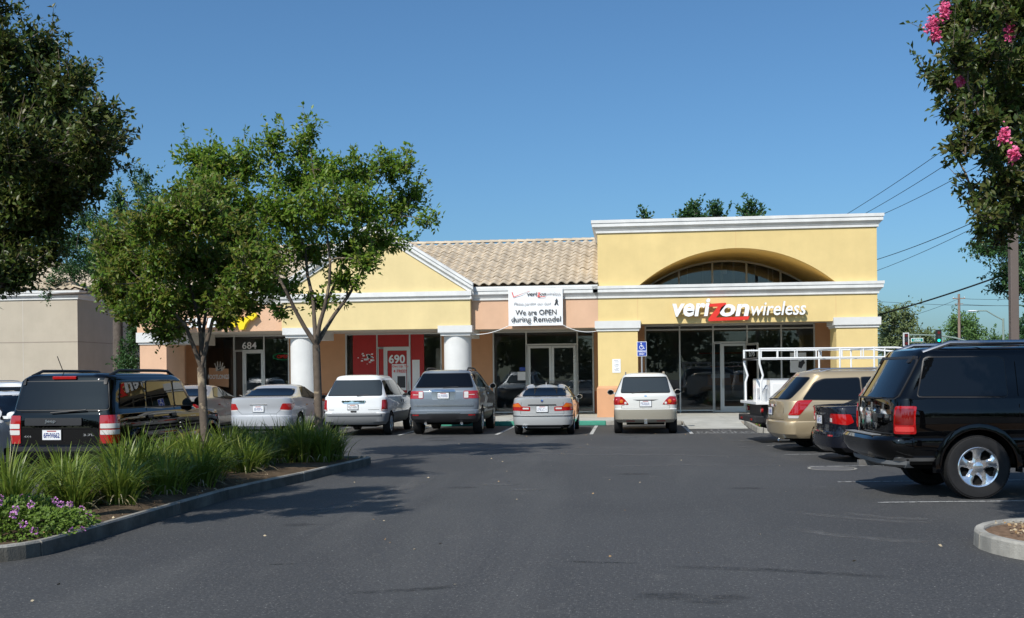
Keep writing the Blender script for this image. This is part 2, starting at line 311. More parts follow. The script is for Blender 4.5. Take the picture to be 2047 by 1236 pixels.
for x in (-9.1,-6.4,-3.65,-1.02,1.72): line(x,29.6,x,34.6,.10)
line(-11.8,29.6,-11.8,34.6); line(-14.5,29.6,-14.5,34.6)
for y in (13.92,16.5,19.2,22.0,24.75): line(3.1,y,8.55,y+.6,.08,'faint_paint')
line(1.72,29.65,3.5,29.65,.09,'worn_paint')
# stains, scuffs and tyre marks, each with its own shape
def fade_sheet(rows,fades,mt,z):
    vs=[(x,y,z) for r in rows for x,y in r]; w_=len(rows[0]); me=bpy.data.meshes.new('asphalt_stain'); me.from_pydata(vs,[],[(i*w_+j,i*w_+j+1,(i+1)*w_+j+1,(i+1)*w_+j) for i in range(len(rows)-1) for j in range(w_-1)]); at_=me.attributes.new('fade','FLOAT','POINT'); at_.data.foreach_set('value',[f for r in fades for f in r]); me.materials.append(MATS[mt]); o=link(bpy.data.objects.new('asphalt_stain',me)); o['kind']='structure'; return o
def streak(pts,wd,mt,z):
    P=[Vector(q) for q in pts]; F=[]
    for i in range(len(P)-1):
        for k in range(6): F.append(P[i].lerp(P[i+1],k/6))
    F.append(P[-1]); rows=[]; fd=[]; n=len(F)
    for i,q in enumerate(F):
        t=(F[min(i+1,n-1)]-F[max(i-1,0)]).normalized(); nn=Vector((-t.y,t.x)); e=min(1,4*i/(n-1),4*(n-1-i)/(n-1)); rows.append([tuple(q+nn*wd*u) for u in (-1,-.4,.4,1)]); fd.append([0,e,e,0])
    fade_sheet(rows,fd,mt,z)
def blot(x,y,r,mt,z,sx=1):
    rows=[]; fd=[]
    for a,f in ((.02,1),(.5,.9),(1,0)): rows.append([(x+r*a*sx*cos(2*PI*k/16)*(1+.2*sin(3*k+x)),y+r*a*sin(2*PI*k/16)*(1+.2*sin(2*k+y))) for k in range(17)]); fd.append([f]*17)
    fade_sheet(rows,fd,mt,z)
zz=.0016; rk=random.Random(12)
for pts,wd,mt in (([(1.6,11.8),(2.0,11.2),(2.6,10.8),(3.0,10.75)],.14,'pale_scuff'),([(1.75,13.2),(2.3,12.6),(2.9,12.2),(3.4,12.1)],.12,'pale_scuff'),([(2.4,13.0),(2.9,12.5),(3.6,12.3)],.12,'pale_scuff'),([(.2,9.3),(1.2,9.15),(2.2,8.85)],.10,'oil_smear'),([(-.6,9.5),(.1,9.4)],.06,'oil_smear'),([(-2.2,8.0),(-1.7,8.15),(-1.2,8.4)],.08,'oil_smear'),([(-3.2,9.2),(-2.9,9.25)],.05,'oil_smear'),
   ([(-4.4,21.5),(-2,22.4),(1,22.0),(3,21.2)],.18,'pale_scuff'),([(-4.6,23.2),(-1.5,24.2),(1.5,23.9)],.15,'pale_scuff'),([(-4.0,12),(-3.4,14.5),(-3.2,17.5)],.2,'pale_scuff'),([(-1,19.2),(1,19.6),(3,19.3)],.12,'pale_scuff')):
    streak(pts,wd,mt,zz); zz+=.00007
for x in (-7.7,-5.05,-2.33,.4):
    for k in range(3): blot(x+rk.uniform(-.35,.35),28.3+rk.uniform(-1.2,1.0),rk.uniform(.15,.38),'oil_smear',zz,1.3); zz+=.00007
for k in range(14): blot(rk.uniform(-4.5,3),rk.uniform(7,27),rk.uniform(.08,.3),rk.choice(['oil_smear','pale_scuff','oil_smear']),zz,1.6); zz+=.00007
# NO PARKING painted in the access aisle
pt=thing('pavement_lettering','worn white NO PARKING lettering painted on the asphalt before the shop ramp','marking',(0,0,0)); pt['kind']='structure'
for body,y0,y1,x0,x1 in (('NO',31.15,31.75,2.35,2.95),('PARKING',29.85,30.75,1.9,3.45)):
    isl=text_islands(body,1,.012,.0); a,b,c,d=text_fit(isl)
    for v,f in isl:
        m=MB(); m.add([(x0+(p[0]-a)/(b-a)*(x1-x0),y0+(p[1]-c)/(d-c)*(y1-y0),Z1) for p in v],f); m.obj('letter','worn_paint',pt)

# sidewalk: slabs with joints, kerb pieces
sw=structure(MB().box(-22,9.4,35.02,60,.0,.10).obj('sidewalk','mortar'))
xs=[-22]+[round(-20.2+1.8*i,2) for i in range(17)]
for i in range(len(xs)-1):
    for (y0,y1) in ((35.02,38.4),(38.4,42.6)):
        if xs[i]>=9.3: continue
        MB().box(xs[i]+.006,min(xs[i+1],9.4)-.006,y0+.006,y1-.006,.02,.14).obj('slab','concrete',sw,bevel=.006)
kb=thing('kerb','concrete kerb along the shop walk with green painted stretch','kerb',(0,0,0)); kb['kind']='structure'
for a,b,c in ((-22,-19,'kerb_concrete'),(-19,-16,'kerb_concrete'),(-16,-13,'kerb_concrete'),(-13,-10,'kerb_concrete'),(-10,-7.2,'kerb_concrete'),(-7.2,-6.3,'kerb_concrete'),(-6.3,-4.2,'green_kerb'),(-4.2,-.72,'green_kerb'),(-.72,1.7,'kerb_concrete')):
    MB().box(a+.004,b-.004,34.82,35.02,0,.15).obj('kerb_stone',c,kb,bevel=.025)
# ramp in front of the corner shop
rp=MB(); rp.add([(1.74,32.4,.006),(3.52,32.4,.006),(3.52,35.02,.15),(1.74,35.02,.15),(1.74,32.4,0),(3.52,32.4,0),(3.52,35.02,0),(1.74,35.02,0)],[(0,1,2,3),(4,5,1,0),(5,6,2,1),(7,4,0,3),(6,7,3,2)])
structure(rp.obj('ramp','concrete'))

def island(name,label,outer,soilmat,h=.15,wd=.16,closed=True,seg=None,face='kerb_concrete'):
    """planter island: kerb ring in stones + soil"""
    root=thing(name,label,'planter island',(0,0,0)); n=len(outer)
    P=[Vector((x,y)) for x,y in outer]
    inn=[]
    for i in range(n):
        a,b,c=P[i-1],P[i],P[(i+1)%n]; d1=(b-a).normalized(); d2=(c-b).normalized(); n1=Vector((-d1.y,d1.x)); n2=Vector((-d2.y,d2.x)); t=(n1+n2); t=t/max(t.length_squared,.3)*2
        inn.append(b+t*wd*.5*1.0 if t.length>0 else b)
    seg=seg or 4
    for s0 in range(0,n,seg):
        m=MB(); ids=[(s0+k)%n for k in range(min(seg,n-s0)+1)]
        prof=[]
        for i in ids:
            o,q=P[i],inn[i]
            if i in (ids[0],ids[-1]): o2,q2=(P[ids[1]],inn[ids[1]]) if i==ids[0] else (P[ids[-2]],inn[ids[-2]]); g_=.012/max((o2-o).length,.05); o=o.lerp(o2,g_); q=q.lerp(q2,g_)
            prof.append([(o.x,o.y,0),(*(o+(q-o)*.06),h-.02),(*(o+(q-o)*.2),h),(*(o+(q-o)*.9),h),(q.x,q.y,h-.02),(q.x,q.y,0)])
        k=len(prof); vs=[p for r in prof for p in r]; fs=[(i*6+j,(i+1)*6+j,(i+1)*6+j+1,i*6+j+1) for i in range(k-1) for j in range(5)]
        fs+=[(0,1,2,3,4,5),tuple((k-1)*6+j for j in (5,4,3,2,1,0))]
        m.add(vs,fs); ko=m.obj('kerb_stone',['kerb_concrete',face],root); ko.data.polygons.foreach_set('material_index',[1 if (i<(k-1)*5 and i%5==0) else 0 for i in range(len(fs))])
    m=MB(); cx=sum(p.x for p in inn)/n; cy=sum(p.y for p in inn)/n
    m.add([(cx,cy,h+.03)]+[(p.x,p.y,h-.035) for p in inn]+[((p.x+cx)/2,(p.y+cy)/2,h+.03) for p in inn],[(1+i,1+(i+1)%n,1+n+(i+1)%n,1+n+i) for i in range(n)]+[(0,1+n+i,1+n+(i+1)%n) for i in range(n)])
    m.obj('soil',soilmat,root,smooth=60); return root
def arc(cx,cy,r,a0,a1,k): return [(cx+r*cos(R_(a0+(a1-a0)*i/k)),cy+r*sin(R_(a0+(a1-a0)*i/k))) for i in range(k+1)]
# left bed, counter clockwise, right edge X about -5.45 and nose at Y 20
outL=[(-7.5,9.0),(-6.55,8.95)]+arc(-6.2,9.72,.74,-80,0,6)[1:]+[(-5.45,11.0),(-5.45,12.6),(-5.44,14.1),(-5.3,15.4),(-5.12,16.6),(-5.0,17.9),(-4.86,19.2)]+arc(-5.06,19.72,.26,10,100,4)+[(-5.8,20.05),(-6.6,20.08)]+arc(-7.1,19.6,.5,80,180,4)+[(-7.6,17.5),(-7.6,15),(-7.6,12),(-7.6,10)]
bedL=island('planter_island','long curbed planter bed with grasses left of the drive aisle',outL,'soil',seg=3,face='kerb_face_shade_grime')
outR=arc(4.35,10.35,1.14,105,255,12)+[(5.2,9.2),(6.5,9.2),(9,9.3),(9,11.3),(6.5,11.4),(5.2,11.45)]
bedR=island('planter_island','small rounded concrete planter end with bare mulch at right foreground',outR,'mulch',seg=6,wd=.2)
outP=[(3.52,30.2)]+arc(3.82,30.2,.3,190,262,3)+[(4.6,29.9),(9.2,29.9),(9.2,36.6),(3.72,36.6)]
bedP=island('planter_island','curbed planter with flowers between shop walk and white utility truck',outP,'soil',seg=3)
# manhole
mh=thing('manhole_cover','round iron manhole cover with pale concrete rim in empty stall','manhole cover',(3.45,18.83,0))
MB().lathe([(0.0,.004),(.40,.004),(.40,.002)][::-1]+[],(0,0,0),32).obj('rim','concrete',mh) if 0 else None
mm=MB(); 
def annulus(m,r0,r1,z,n=40):
    o=[(r1*cos(2*PI*i/n),r1*sin(2*PI*i/n),z) for i in range(n)]; q=[(r0*cos(2*PI*i/n),r0*sin(2*PI*i/n),z) for i in range(n)]
    m.add(o+q,[(i,(i+1)%n,n+(i+1)%n,n+i) for i in range(n)])
annulus(mm,.36,.41,.005); mm.obj('rim','kerb_concrete',mh)
mm=MB(); mm.add([(.345*cos(2*PI*i/40),.345*sin(2*PI*i/40),.004) for i in range(40)],[tuple(range(40))]); mm.obj('lid','iron',mh)

# ------------------------------------------------------------ building parts
CP=[(0,0),(.05,0),(.055,.07),(.075,.09),(.10,.13),(.155,.185),(.175,.20),(.175,.295),(.165,.30),(.165,.312),(.20,.32),(.205,.42),(0,.42)]   # cornice profile: projection, height
def cornice_ring(x0,x1,y0,y1,z0,parent,sc=1.0):
    m=MB(); m.rings([[(x0-p*sc,y0-p*sc,z0+h*sc),(x1+p*sc,y0-p*sc,z0+h*sc),(x1+p*sc,y1+p*sc,z0+h*sc),(x0-p*sc,y1+p*sc,z0+h*sc)] for p,h in CP],capb=False,capt=False)
    return m.obj('cornice','white_trim',parent)
def cornice_run(a,b,parent,sc=1.0,name='cornice',prof=CP):
    """profile swept from a to b along a front facing -Y; end cuts vertical"""
    m=MB(); A,B=Vector(a),Vector(b); n=len(prof)
    vs=[(A.x,A.y-p*sc,A.z+h*sc) for p,h in prof]+[(B.x,B.y-p*sc,B.z+h*sc) for p,h in prof]
    m.add(vs,[(i,i+1,n+i+1,n+i) for i in range(n-1)]+[tuple(range(n))[::-1],tuple(range(n,2*n))]); return m.obj(name,'white_trim',parent)
def storefront(parent,xl,z0,zh,Y,panes,name='shop_window',t=.055,dep=.10,gl='shop_glass'):
    """xl: mullion X positions, panes: list of (x0,x1,z0,z1); frame mesh + one pane each"""
    fr=MB(); 
    for x in xl: fr.box(x-t/2,x+t/2,Y-dep/2,Y+dep/2,z0,zh)
    bars=set()
    for (a,b,c,d) in panes:
        for z in (c,d): bars.add((a,b,z))
    for a,b,z in bars:
        fr.box(a+t/2,b-t/2,Y-dep/2+.004,Y+dep/2-.004,max(z-t/2,z0),min(z+t/2,zh+.03))
    fo=fr.obj(name,'aluminium',parent)
    for (a,b,c,d) in panes: MB().box(a+t/2,b-t/2,Y-.004,Y+.004,c+t/2,d-t/2).obj('pane',gl,fo)
    return fo
def door(parent,x0,x1,z0,z1,Y,handle='right',st=.09,gl='shop_glass'):
    d=MB(); d.box(x0,x0+st,Y-.03,Y+.03,z0,z1).box(x1-st,x1,Y-.03,Y+.03,z0,z1).box(x0+st,x1-st,Y-.03,Y+.03,z1-st,z1).box(x0+st,x1-st,Y-.03,Y+.03,z0,z0+.22)
    o=d.obj('door','aluminium',parent); MB().box(x0+st,x1-st,Y-.004,Y+.004,z0+.22,z1-st).obj('pane',gl,o)
    hx=x1-st*.5 if handle=='right' else x0+st*.5
    MB().tube([(hx,Y-.03,z0+.95),(hx,Y-.09,z0+.97),(hx,Y-.09,z0+1.25),(hx,Y-.03,z0+1.27)],.014,8).obj('handle','satin_metal',o,smooth=40); return o

# ---- corner shop (yellow arch)
FY=38.0; SY=42.0; FLZ=.14
cs=thing('shop_building','yellow corner shop with arched window recess and white cornices','building',(0,0,0))
X0,X1=-1.02,8.53; AX0,AX1,AZ,AC=.38,7.17,4.72,5.99
acx=(AX0+AX1)/2; half=(AX1-AX0)/2; rise=AC-AZ; AR=(half*half+rise*rise)/(2*rise); acz=AC-AR
N=36; th=math.asin(half/AR); arcp=[(acx+AR*sin(-th+2*th*i/N),acz+AR*cos(-th+2*th*i/N)) for i in range(N+1)]
wl=MB()
wl.box(X0,AX0,FY,FY+.3,4.5,6.75); wl.box(AX1,X1,FY,FY+.3,4.5,6.75)
for i in range(N):
    (xa,za),(xb,zb)=arcp[i],arcp[i+1]
    wl.add([(xa,FY,za),(xb,FY,zb),(xb,FY,6.75),(xa,FY,6.75)],[(0,1,2,3)])
    wl.add([(xa,FY,za),(xb,FY,zb),(xb,SY+.1,zb),(xa,SY+.1,za)],[(3,2,1,0)])      # vault
wl.obj('upper_wall','yellow_stucco',cs,smooth=30)
MB().box(AX0-.02,AX1+.02,FY+.02,SY+.1,4.55,4.70).obj('ledge','yellow_stucco',cs)
fa=MB().box(X0,X1,FY,FY+.35,3.40,4.52); fa.obj('fascia','yellow_stucco',cs)
MB().box(.365,.372,FY-.003,FY,3.42,4.34).obj('joint','orange_stucco',cs); MB().box(7.14,7.147,FY-.003,FY,3.42,4.34).obj('joint','orange_stucco',cs); MB().box(3.775,3.781,FY-.003,FY,5.99,6.6).obj('joint','orange_stucco',cs)
MB().box(X0+.02,X1-.02,FY+.35,SY+.1,3.52,3.60).obj('soffit','soffit',cs)
for a,b in ((-1.04,.36),(7.14,8.52)):
    pr=MB().box(a,b,FY-.04,FY+1.1,1.22,3.40).obj('pier','yellow_stucco',cs,bevel=.012)
    MB().box(a-.05,b+.05,FY-.09,FY+1.15,FLZ,1.15).add([(a-.05,FY-.09,1.15),(b+.05,FY-.09,1.15),(b+.05,FY+1.15,1.15),(a-.05,FY+1.15,1.15),(a,FY-.04,1.235),(b,FY-.04,1.235),(b,FY+1.1,1.235),(a,FY+1.1,1.235)],[(0,1,5,4),(1,2,6,5),(2,3,7,6),(3,0,4,7),(4,5,6,7)]).obj('pier_base','orange_stucco',cs)
    m=MB(); m.rings([[(a-p,FY-.04-p,z),(b+p,FY-.04-p,z),(b+p,FY+1.1+p,z),(a-p,FY+1.1+p,z)] for p,z in ((.0,3.165),(.045,3.165),(.045,3.215),(.06,3.225),(.06,3.24),(.10,3.26),(.10,3.52),(.0,3.52))]); m.obj('pier_cap','white_stucco',cs)
cornice_ring(X0,X1,FY,54,6.61,cs,1.05); cornice_ring(X0,X1,FY,54,4.325,cs,1.0)
MB().box(X0-.14,X1+.14,FY-.13,54.1,7.0,7.06).obj('parapet_top','white_trim',cs)
MB().box(X0,X0+.25,FY+.3,54,FLZ,6.75).obj('side_wall','yellow_stucco',cs); MB().box(X1-.25,X1,SY-1.6,54,FLZ,6.75).obj('side_wall','yellow_stucco',cs); MB().box(X0,X1,53.8,54,FLZ,6.75).obj('back_wall','yellow_stucco',cs)
MB().box(X0+.26,X1-.26,SY+.12,53.8,6.3,6.5).obj('roof_deck','soffit',cs)
# recess wall at the shopfront, with peach returns
MB().box(X0+.26,.66,SY-.06,SY+.15,FLZ,3.52).obj('recess_wall','orange_stucco',cs); MB().box(7.10,X1-.26,SY-.06,SY+.15,FLZ,3.52).obj('recess_wall','orange_stucco',cs)
VX=[.69,2.0,3.27,4.56,5.84,7.07]
pn=[]
for i in range(5):
    if i==2: pn+= [(VX[i],VX[i+1],2.83,3.34),(VX[i],VX[i+1],3.34,3.5)]
    else: pn+= [(VX[i],VX[i+1],FLZ+.08,3.34),(VX[i],VX[i+1],3.34,3.5)]
storefront(cs,VX,FLZ,3.5,SY,pn)
storefront(cs,[3.30,3.56],FLZ,2.80,SY,[(3.30,3.56,FLZ+.05,2.80)])
door(cs,3.59,4.50,FLZ+.01,2.78,SY,'left')
od=MB(); od.box(0,.06,-.025,.025,0,2.62).box(.9,.96,-.025,.025,0,2.62).box(.06,.9,-.025,.025,2.54,2.62).box(.06,.9,-.025,.025,0,.2)
o=od.obj('open_door','aluminium',cs); o.location=(4.50,SY-.02,FLZ+.02); o.rotation_euler=(0,0,R_(-68)); MB().box(.06,.9,-.004,.004,.2,2.54).obj('pane','shop_glass',o)
put_text('698',o,['sign_white'],.28,.72,2.1,2.4,-.012,bold=.01)
# arched window
za=lambda x: acz+math.sqrt(max(AR*AR-(x-acx)**2,0))
fr=MB(); xs_=[AX0+.02+ (AX1-AX0-.04)*i/60 for i in range(61)]
for i in range(60):
    a,b=xs_[i],xs_[i+1]; fr.add([(a,SY-.04,za(a)-.07),(b,SY-.04,za(b)-.07),(b,SY-.04,za(b)+.02),(a,SY-.04,za(a)+.02),(a,SY+.04,za(a)-.07),(b,SY+.04,za(b)-.07)],[(0,1,2,3),(0,4,5,1)])
for x in VX[1:5]: fr.box(x-.035,x+.035,SY-.04,SY+.04,4.7,za(x)-.05)
fo=fr.obj('arch_window','aluminium',cs)
for k in range(5):
    a=VX[k] if k else AX0+.05; b=VX[k+1] if k<4 else AX1-.05; pts=[(a+(b-a)*i/12) for i in range(13)]
    m=MB(); m.prismY([(a,4.69),(b,4.69)]+[(x,max(za(x)-.05,4.695)) for x in pts[::-1]],SY-.004,SY+.004); m.obj('pane','shop_glass',fo)
for x,w_ in ((2.35,.02),(2.95,.02),(3.68,.05),(4.12,.04),(4.95,.03),(5.45,.03),(5.62,.02)): MB().tube([(x,SY+.5,4.7),(x,SY+.5,6.0)],w_,6).obj('hanging_rod','aluminium',cs)
MB().box(3.70,3.86,SY+.35,SY+.5,5.5,5.68).obj('ceiling_speaker','white_paint',cs)
# interior
it=MB(); it.box(X0+.26,X1-.26,SY+.16,52,.10,.142); it.obj('interior_floor','interior_floor',cs)
MB().box(X0+.26,X1-.26,47.5,47.7,.14,6.3).obj('interior_wall','dark_interior',cs)
for k,(a,b,z,c) in enumerate(((3.3,5.2,1.15,'orange_stucco'),(3.3,5.2,.5,'soffit'),(3.4,5.2,1.9,'red_stucco'),(2.9,5.4,2.45,'red_panel'))): MB().box(a,b,45.0,45.5,z,z+(.42 if k<2 else .05)).obj('shelf',c,cs)
MB().box(3.35,4.1,44.2,44.23,1.45,1.62).obj('interior_sign','white_paint',cs)
MB().box(1.2,1.9,45.5,46.2,.14,.5).obj('interior_box','soffit',cs)

# ---- wing with gable
wg=thing('shop_building','peach shop wing with tiled roof, yellow gable and round white columns','building',(0,0,0))
GX0,GX1,GY=-12.40,-5.52,37.7; WX0=-18.0
MB().box(WX0,GX0,FY,FY+.3,3.36,4.5).obj('fascia','peach_stucco',wg); MB().box(GX1,X0-.002,FY,FY+.3,3.30,4.5).obj('fascia','peach_stucco',wg)
gcx=(GX0+GX1)/2; gpk=6.86; gsl=(gpk-4.66)/(GX1-gcx)
MB().box(GX0,GX1,GY,GY+.3,3.33,4.5).obj('gable_fascia','pale_yellow_stucco',wg)
MB().prismY([(GX0,4.5),(GX1,4.5),(GX1,4.64),(gcx,4.66+gsl*(GX1-gcx)),(GX0,4.64)],GY+.002,GY+.3).obj('gable_wall','pale_yellow_stucco',wg)
MB().box(GX1-.01,GX1+.0,GY+.302,FY+.3,3.33,4.5).obj('gable_return','pale_yellow_stucco',wg)
MB().box(WX0+.1,X0-.005,FY+.31,SY-.02,3.37,3.45).obj('soffit','soffit',wg)
for a,b,y in ((WX0-.2,GX0,FY),(GX1,X0,FY)): cornice_run((a,y,4.325),(b,y,4.325),wg)
LP=[(0,0),(.06,0),(.065,.06),(.12,.13),(.14,.14),(.14,.30),(0,.31)]
cornice_run((GX0-.1,GY,4.35),(GX1+.06,GY,4.35),wg,prof=LP)
MB().box(GX1,GX1+.06,GY-.1,FY+.05,4.36,4.64).obj('cornice','white_trim',wg)
RP=[(0,0),(.05,0),(.05,.08),(.12,.15),(.16,.17),(.16,.27),(.15,.275),(.15,.29),(.20,.30),(.20,.40),(0,.42)]
cornice_run((GX1+.12,GY,4.52),(gcx,GY,4.52+gsl*(GX1+.12-gcx)),wg,prof=RP); cornice_run((gcx,GY,4.52+gsl*(GX1+.12-gcx)),(GX0-.12,GY,4.52),wg,prof=RP)
# gutter under the tiles
MB().box(GX1+.02,X0-.005,FY-.16,FY+.2,4.745,4.80).obj('gutter','white_trim',wg); MB().box(WX0,GX0,FY-.16,FY+.2,4.745,4.80).obj('gutter','white_trim',wg)
RZ0,RY0,RPI=4.84,37.95,.42; RYR=43.0; RZR=RZ0+RPI*(RYR-RY0); sl_=math.hypot(1,RPI)
deck=MB(); deck.add([(WX0-.2,RY0+.1,RZ0-.03),(X0-.005,RY0+.1,RZ0-.03),(X0-.005,RYR,RZR-.07),(WX0-.2,RYR,RZR-.07),(X0-.005,50,RZ0-.1),(WX0-.2,50,RZ0-.1)],[(0,1,2,3),(3,2,4,5)])
rf=deck.obj('roof','mortar',wg)
gd=MB(); gd.add([(gcx,GY+.05,gpk+.25),(GX1+.1,GY+.05,4.84),(GX1+.1,40,4.84),(gcx,43.5,gpk+.25),(GX0-.1,GY+.05,4.84),(GX0-.1,40,4.84)],[(0,1,2,3),(4,0,3,5)]); gd.obj('gable_roof','roof_tile',wg)
# one S-profile tile (x across .34, y up the slope .42)
def tile_mesh(w=.345,l=.47):
    n=9; vs=[]; 
    for yy,dz in ((0,.035),(l,.0)):
        for k in range(n):
            t=k/(n-1); z=.042*math.sin(2*PI*t-.5)+.02; vs.append((t*w*1.03,yy,z+dz))
    for k in range(n): vs.append((vs[k][0],0.004,vs[k][2]-.028))
    fs=[(k,k+1,n+k+1,n+k) for k in range(n-1)]+[(2*n+k,2*n+k+1,k+1,k) for k in range(n-1)]
    me=bpy.data.meshes.new('roof_tile'); me.from_pydata(vs,[],fs); me.materials.append(MATS['roof_tile']); me.polygons.foreach_set('use_smooth',[True]*len(me.polygons)); me.set_sharp_from_angle(angle=R_(40)); return me
TM=tile_mesh(); nrow=13; step=(RYR-RY0-.12)*sl_/nrow; ang=math.atan(RPI); rnd=random.Random(5)
def tile_at(X,r): return (X,RY0-.06+r*step/sl_,RZ0+.02+r*step*RPI/sl_)
ntile=0; extra=MB()
def add_tile(m,X,Y,Z,a):
    vs=[]; 
    for v in TM.vertices: vs.append((X+v.co.x,Y+v.co.y*cos(a)-v.co.z*sin(a),Z+v.co.y*sin(a)+v.co.z*cos(a)))
    m.add(vs,[tuple(p.vertices) for p in TM.polygons])
ncol=int((X0-(-18.2))/.345)
for c in range(ncol):
    X=X0-.01-.345*(c+1)
    for r in range(nrow):
        p=tile_at(X,r); 
        gz=4.9+gsl*(GX1+.15-(X+.17))     # gable hides the rest
        if X>GX1-.4 or (X>-8.6 and p[2]>4.9+.55*gsl*(GX1-X)):
            if ntile<290:
                o=bpy.data.objects.new('roof_tile',TM); link(o,rf); o.location=(p[0]+rnd.uniform(-.004,.004),p[1]+rnd.uniform(-.012,.012),p[2]+rnd.uniform(-.003,.006)); o.rotation_euler=(ang+rnd.uniform(-.012,.012),rnd.uniform(-.01,.01),rnd.uniform(-.012,.012)); ntile+=1; continue
        if X<gcx or p[2]>5.3: add_tile(extra,p[0],p[1]+rnd.uniform(-.01,.01),p[2],ang)
extra.obj('roof_tile_field','roof_tile',rf,smooth=40,kind='stuff')
RM=MB(); k=7; RM.rings([[ (xx,.13*cos(PI*j/(k-1))*s_,.02+.10*sin(PI*j/(k-1))*s_) for j in range(k)] for xx,s_ in ((0,1.12),(.40,.95))]); rme=RM.mesh('ridge_tile','roof_tile',smooth=50)
for i in range(44):
    X=X0-.02-.37*(i+1)
    o=link(bpy.data.objects.new('ridge_tile',rme),rf); o.location=(X,RYR,RZR+.03); o.rotation_euler=(rnd.uniform(-.02,.02),rnd.uniform(-.01,.02),rnd.uniform(-.01,.01))
# columns
for cx in (-6.07,-11.74):
    m=MB(); m.lathe([(.49,FLZ),(.49,3.12)],(cx,GY+.53,0),40); m.obj('column','white_stucco',wg,smooth=40)
    m=MB(); m.rings([[(cx-p,GY+.53-p,z),(cx+p,GY+.53-p,z),(cx+p,GY+.53+p,z),(cx-p,GY+.53+p,z)] for p,z in ((.4,3.08),(.53,3.08),(.53,3.135),(.55,3.145),(.55,3.165),(.615,3.19),(.615,3.435),(.4,3.435))]); m.obj('column_cap','white_stucco',wg)
    MB().box(cx-.48,cx+.48,GY+.6,SY-1.5,3.05,3.37).obj('beam','white_stucco',wg)
# end pier
MB().box(-17.89,-16.87,FY-.02,FY+1.6,1.1,3.36).obj('pier','peach_stucco',wg); MB().box(-17.92,-16.84,FY-.05,FY+1.63,FLZ,1.1).obj('pier_base','orange_stucco',wg)
m=MB(); m.rings([[(-17.89-p,FY-.02-p,z),(-16.87+p,FY-.02-p,z),(-16.87+p,FY+1.6+p,z),(-17.89-p,FY+1.6+p,z)] for p,z in ((0,2.92),(.04,2.92),(.04,2.97),(.1,3.0),(.1,3.36),(0,3.36))]); m.obj('pier_cap','white_stucco',wg)
MB().box(-16.77,-16.2,FY+.5,SY-1.0,2.94,3.37).obj('beam','soffit',wg)
MB().box(WX0,WX0+.2,FY+1.6,50,FLZ,4.6).obj('side_wall','peach_stucco',wg); MB().box(WX0,X0,49.8,50,FLZ,4.6).obj('back_wall','peach_stucco',wg)
# recess walls
for a,b in ((WX0+.2,-17.05),(-13.50,-11.20),(-7.30,-5.28),(-1.30,X0-.01)):
    MB().box(a,b,SY-.06,SY+.15,1.0,3.37).obj('recess_wall','orange_stucco',wg); MB().box(a,b,SY-.09,SY+.15,FLZ,1.0).obj('recess_base','red_stucco',wg)
MB().box(WX0+.2,X0-.01,SY+.01,SY+.16,3.385,4.6).obj('lintel_wall','orange_stucco',wg)
# shop 684
f1=storefront(wg,[-17.02,-15.80,-14.55,-13.53],FLZ,3.37,SY,[(-17.02,-15.80,FLZ+.06,3.34),(-15.80,-14.55,2.76,3.34),(-14.55,-13.53,FLZ+.06,3.34)])
storefront(wg,[-15.77,-15.42],FLZ,2.74,SY,[(-15.77,-15.42,FLZ+.06,2.74)]); door(wg,-15.39,-14.59,FLZ+.01,2.73,SY,'left')
put_text('684',wg,['sign_white'],-15.46,-14.87,2.82,3.10,SY-.012,'house_number',bold=.01)
# shop 690
storefront(wg,[-11.17,-9.91,-8.59,-7.33],FLZ,3.37,SY,[(-11.17,-9.91,FLZ+.06,3.34),(-9.91,-8.59,2.80,3.34),(-8.59,-7.33,FLZ+.06,3.34)],gl='clear_glass')
storefront(wg,[-9.88,-9.62],FLZ,2.78,SY,[(-9.88,-9.62,FLZ+.06,2.78)],gl='clear_glass'); door(wg,-9.59,-8.62,FLZ+.01,2.77,SY,'right',gl='clear_glass')
put_text('690',wg,['sign_white'],-9.44,-8.78,2.16,2.52,SY-.045,'house_number',bold=.03)
for a,b,c,d in ((-10.9,-9.94,.4,3.31),(-9.88,-8.62,2.83,3.31),(-9.85,-9.65,.3,2.74),(-9.49,-8.72,1.0,2.67),(-8.55,-8.02,.4,3.31)): MB().box(a,b,SY-.014,SY-.010,c,d).obj('window_backing','red_panel',wg)
MB().box(-8.5,-8.2,SY-.019,SY-.016,.5,2.3).obj('window_poster','vinyl',wg)
put_text('Get Up To',wg,['sign_red'],-9.30,-8.66,1.98,2.10,SY-.036,'poster_word',bold=.01); put_text('4 FREE!',wg,['sign_red'],-9.26,-8.74,1.80,1.92,SY-.036,'poster_word',bold=.01)
MB().box(-9.32,-8.74,SY-.022,SY-.016,1.1,2.14).obj('window_poster','vinyl',wg); MB().box(-9.10,-8.78,SY-.028,SY-.023,1.2,1.66).obj('door_poster','sign_dark',wg)
MB().box(-7.6,-7.4,SY+.3,SY+.35,.8,2.75).obj('window_poster','soffit',wg)
rr=random.Random(3); m=MB()
for i in range(26):
    x=-10.72+rr.random()*.62; z=2.35+rr.gauss(0,.10); s=.02+rr.random()*.06; m.box(x,x+s*1.5,SY-.02,SY-.015,z,z+s)
m.obj('torn_paper','vinyl',wg)
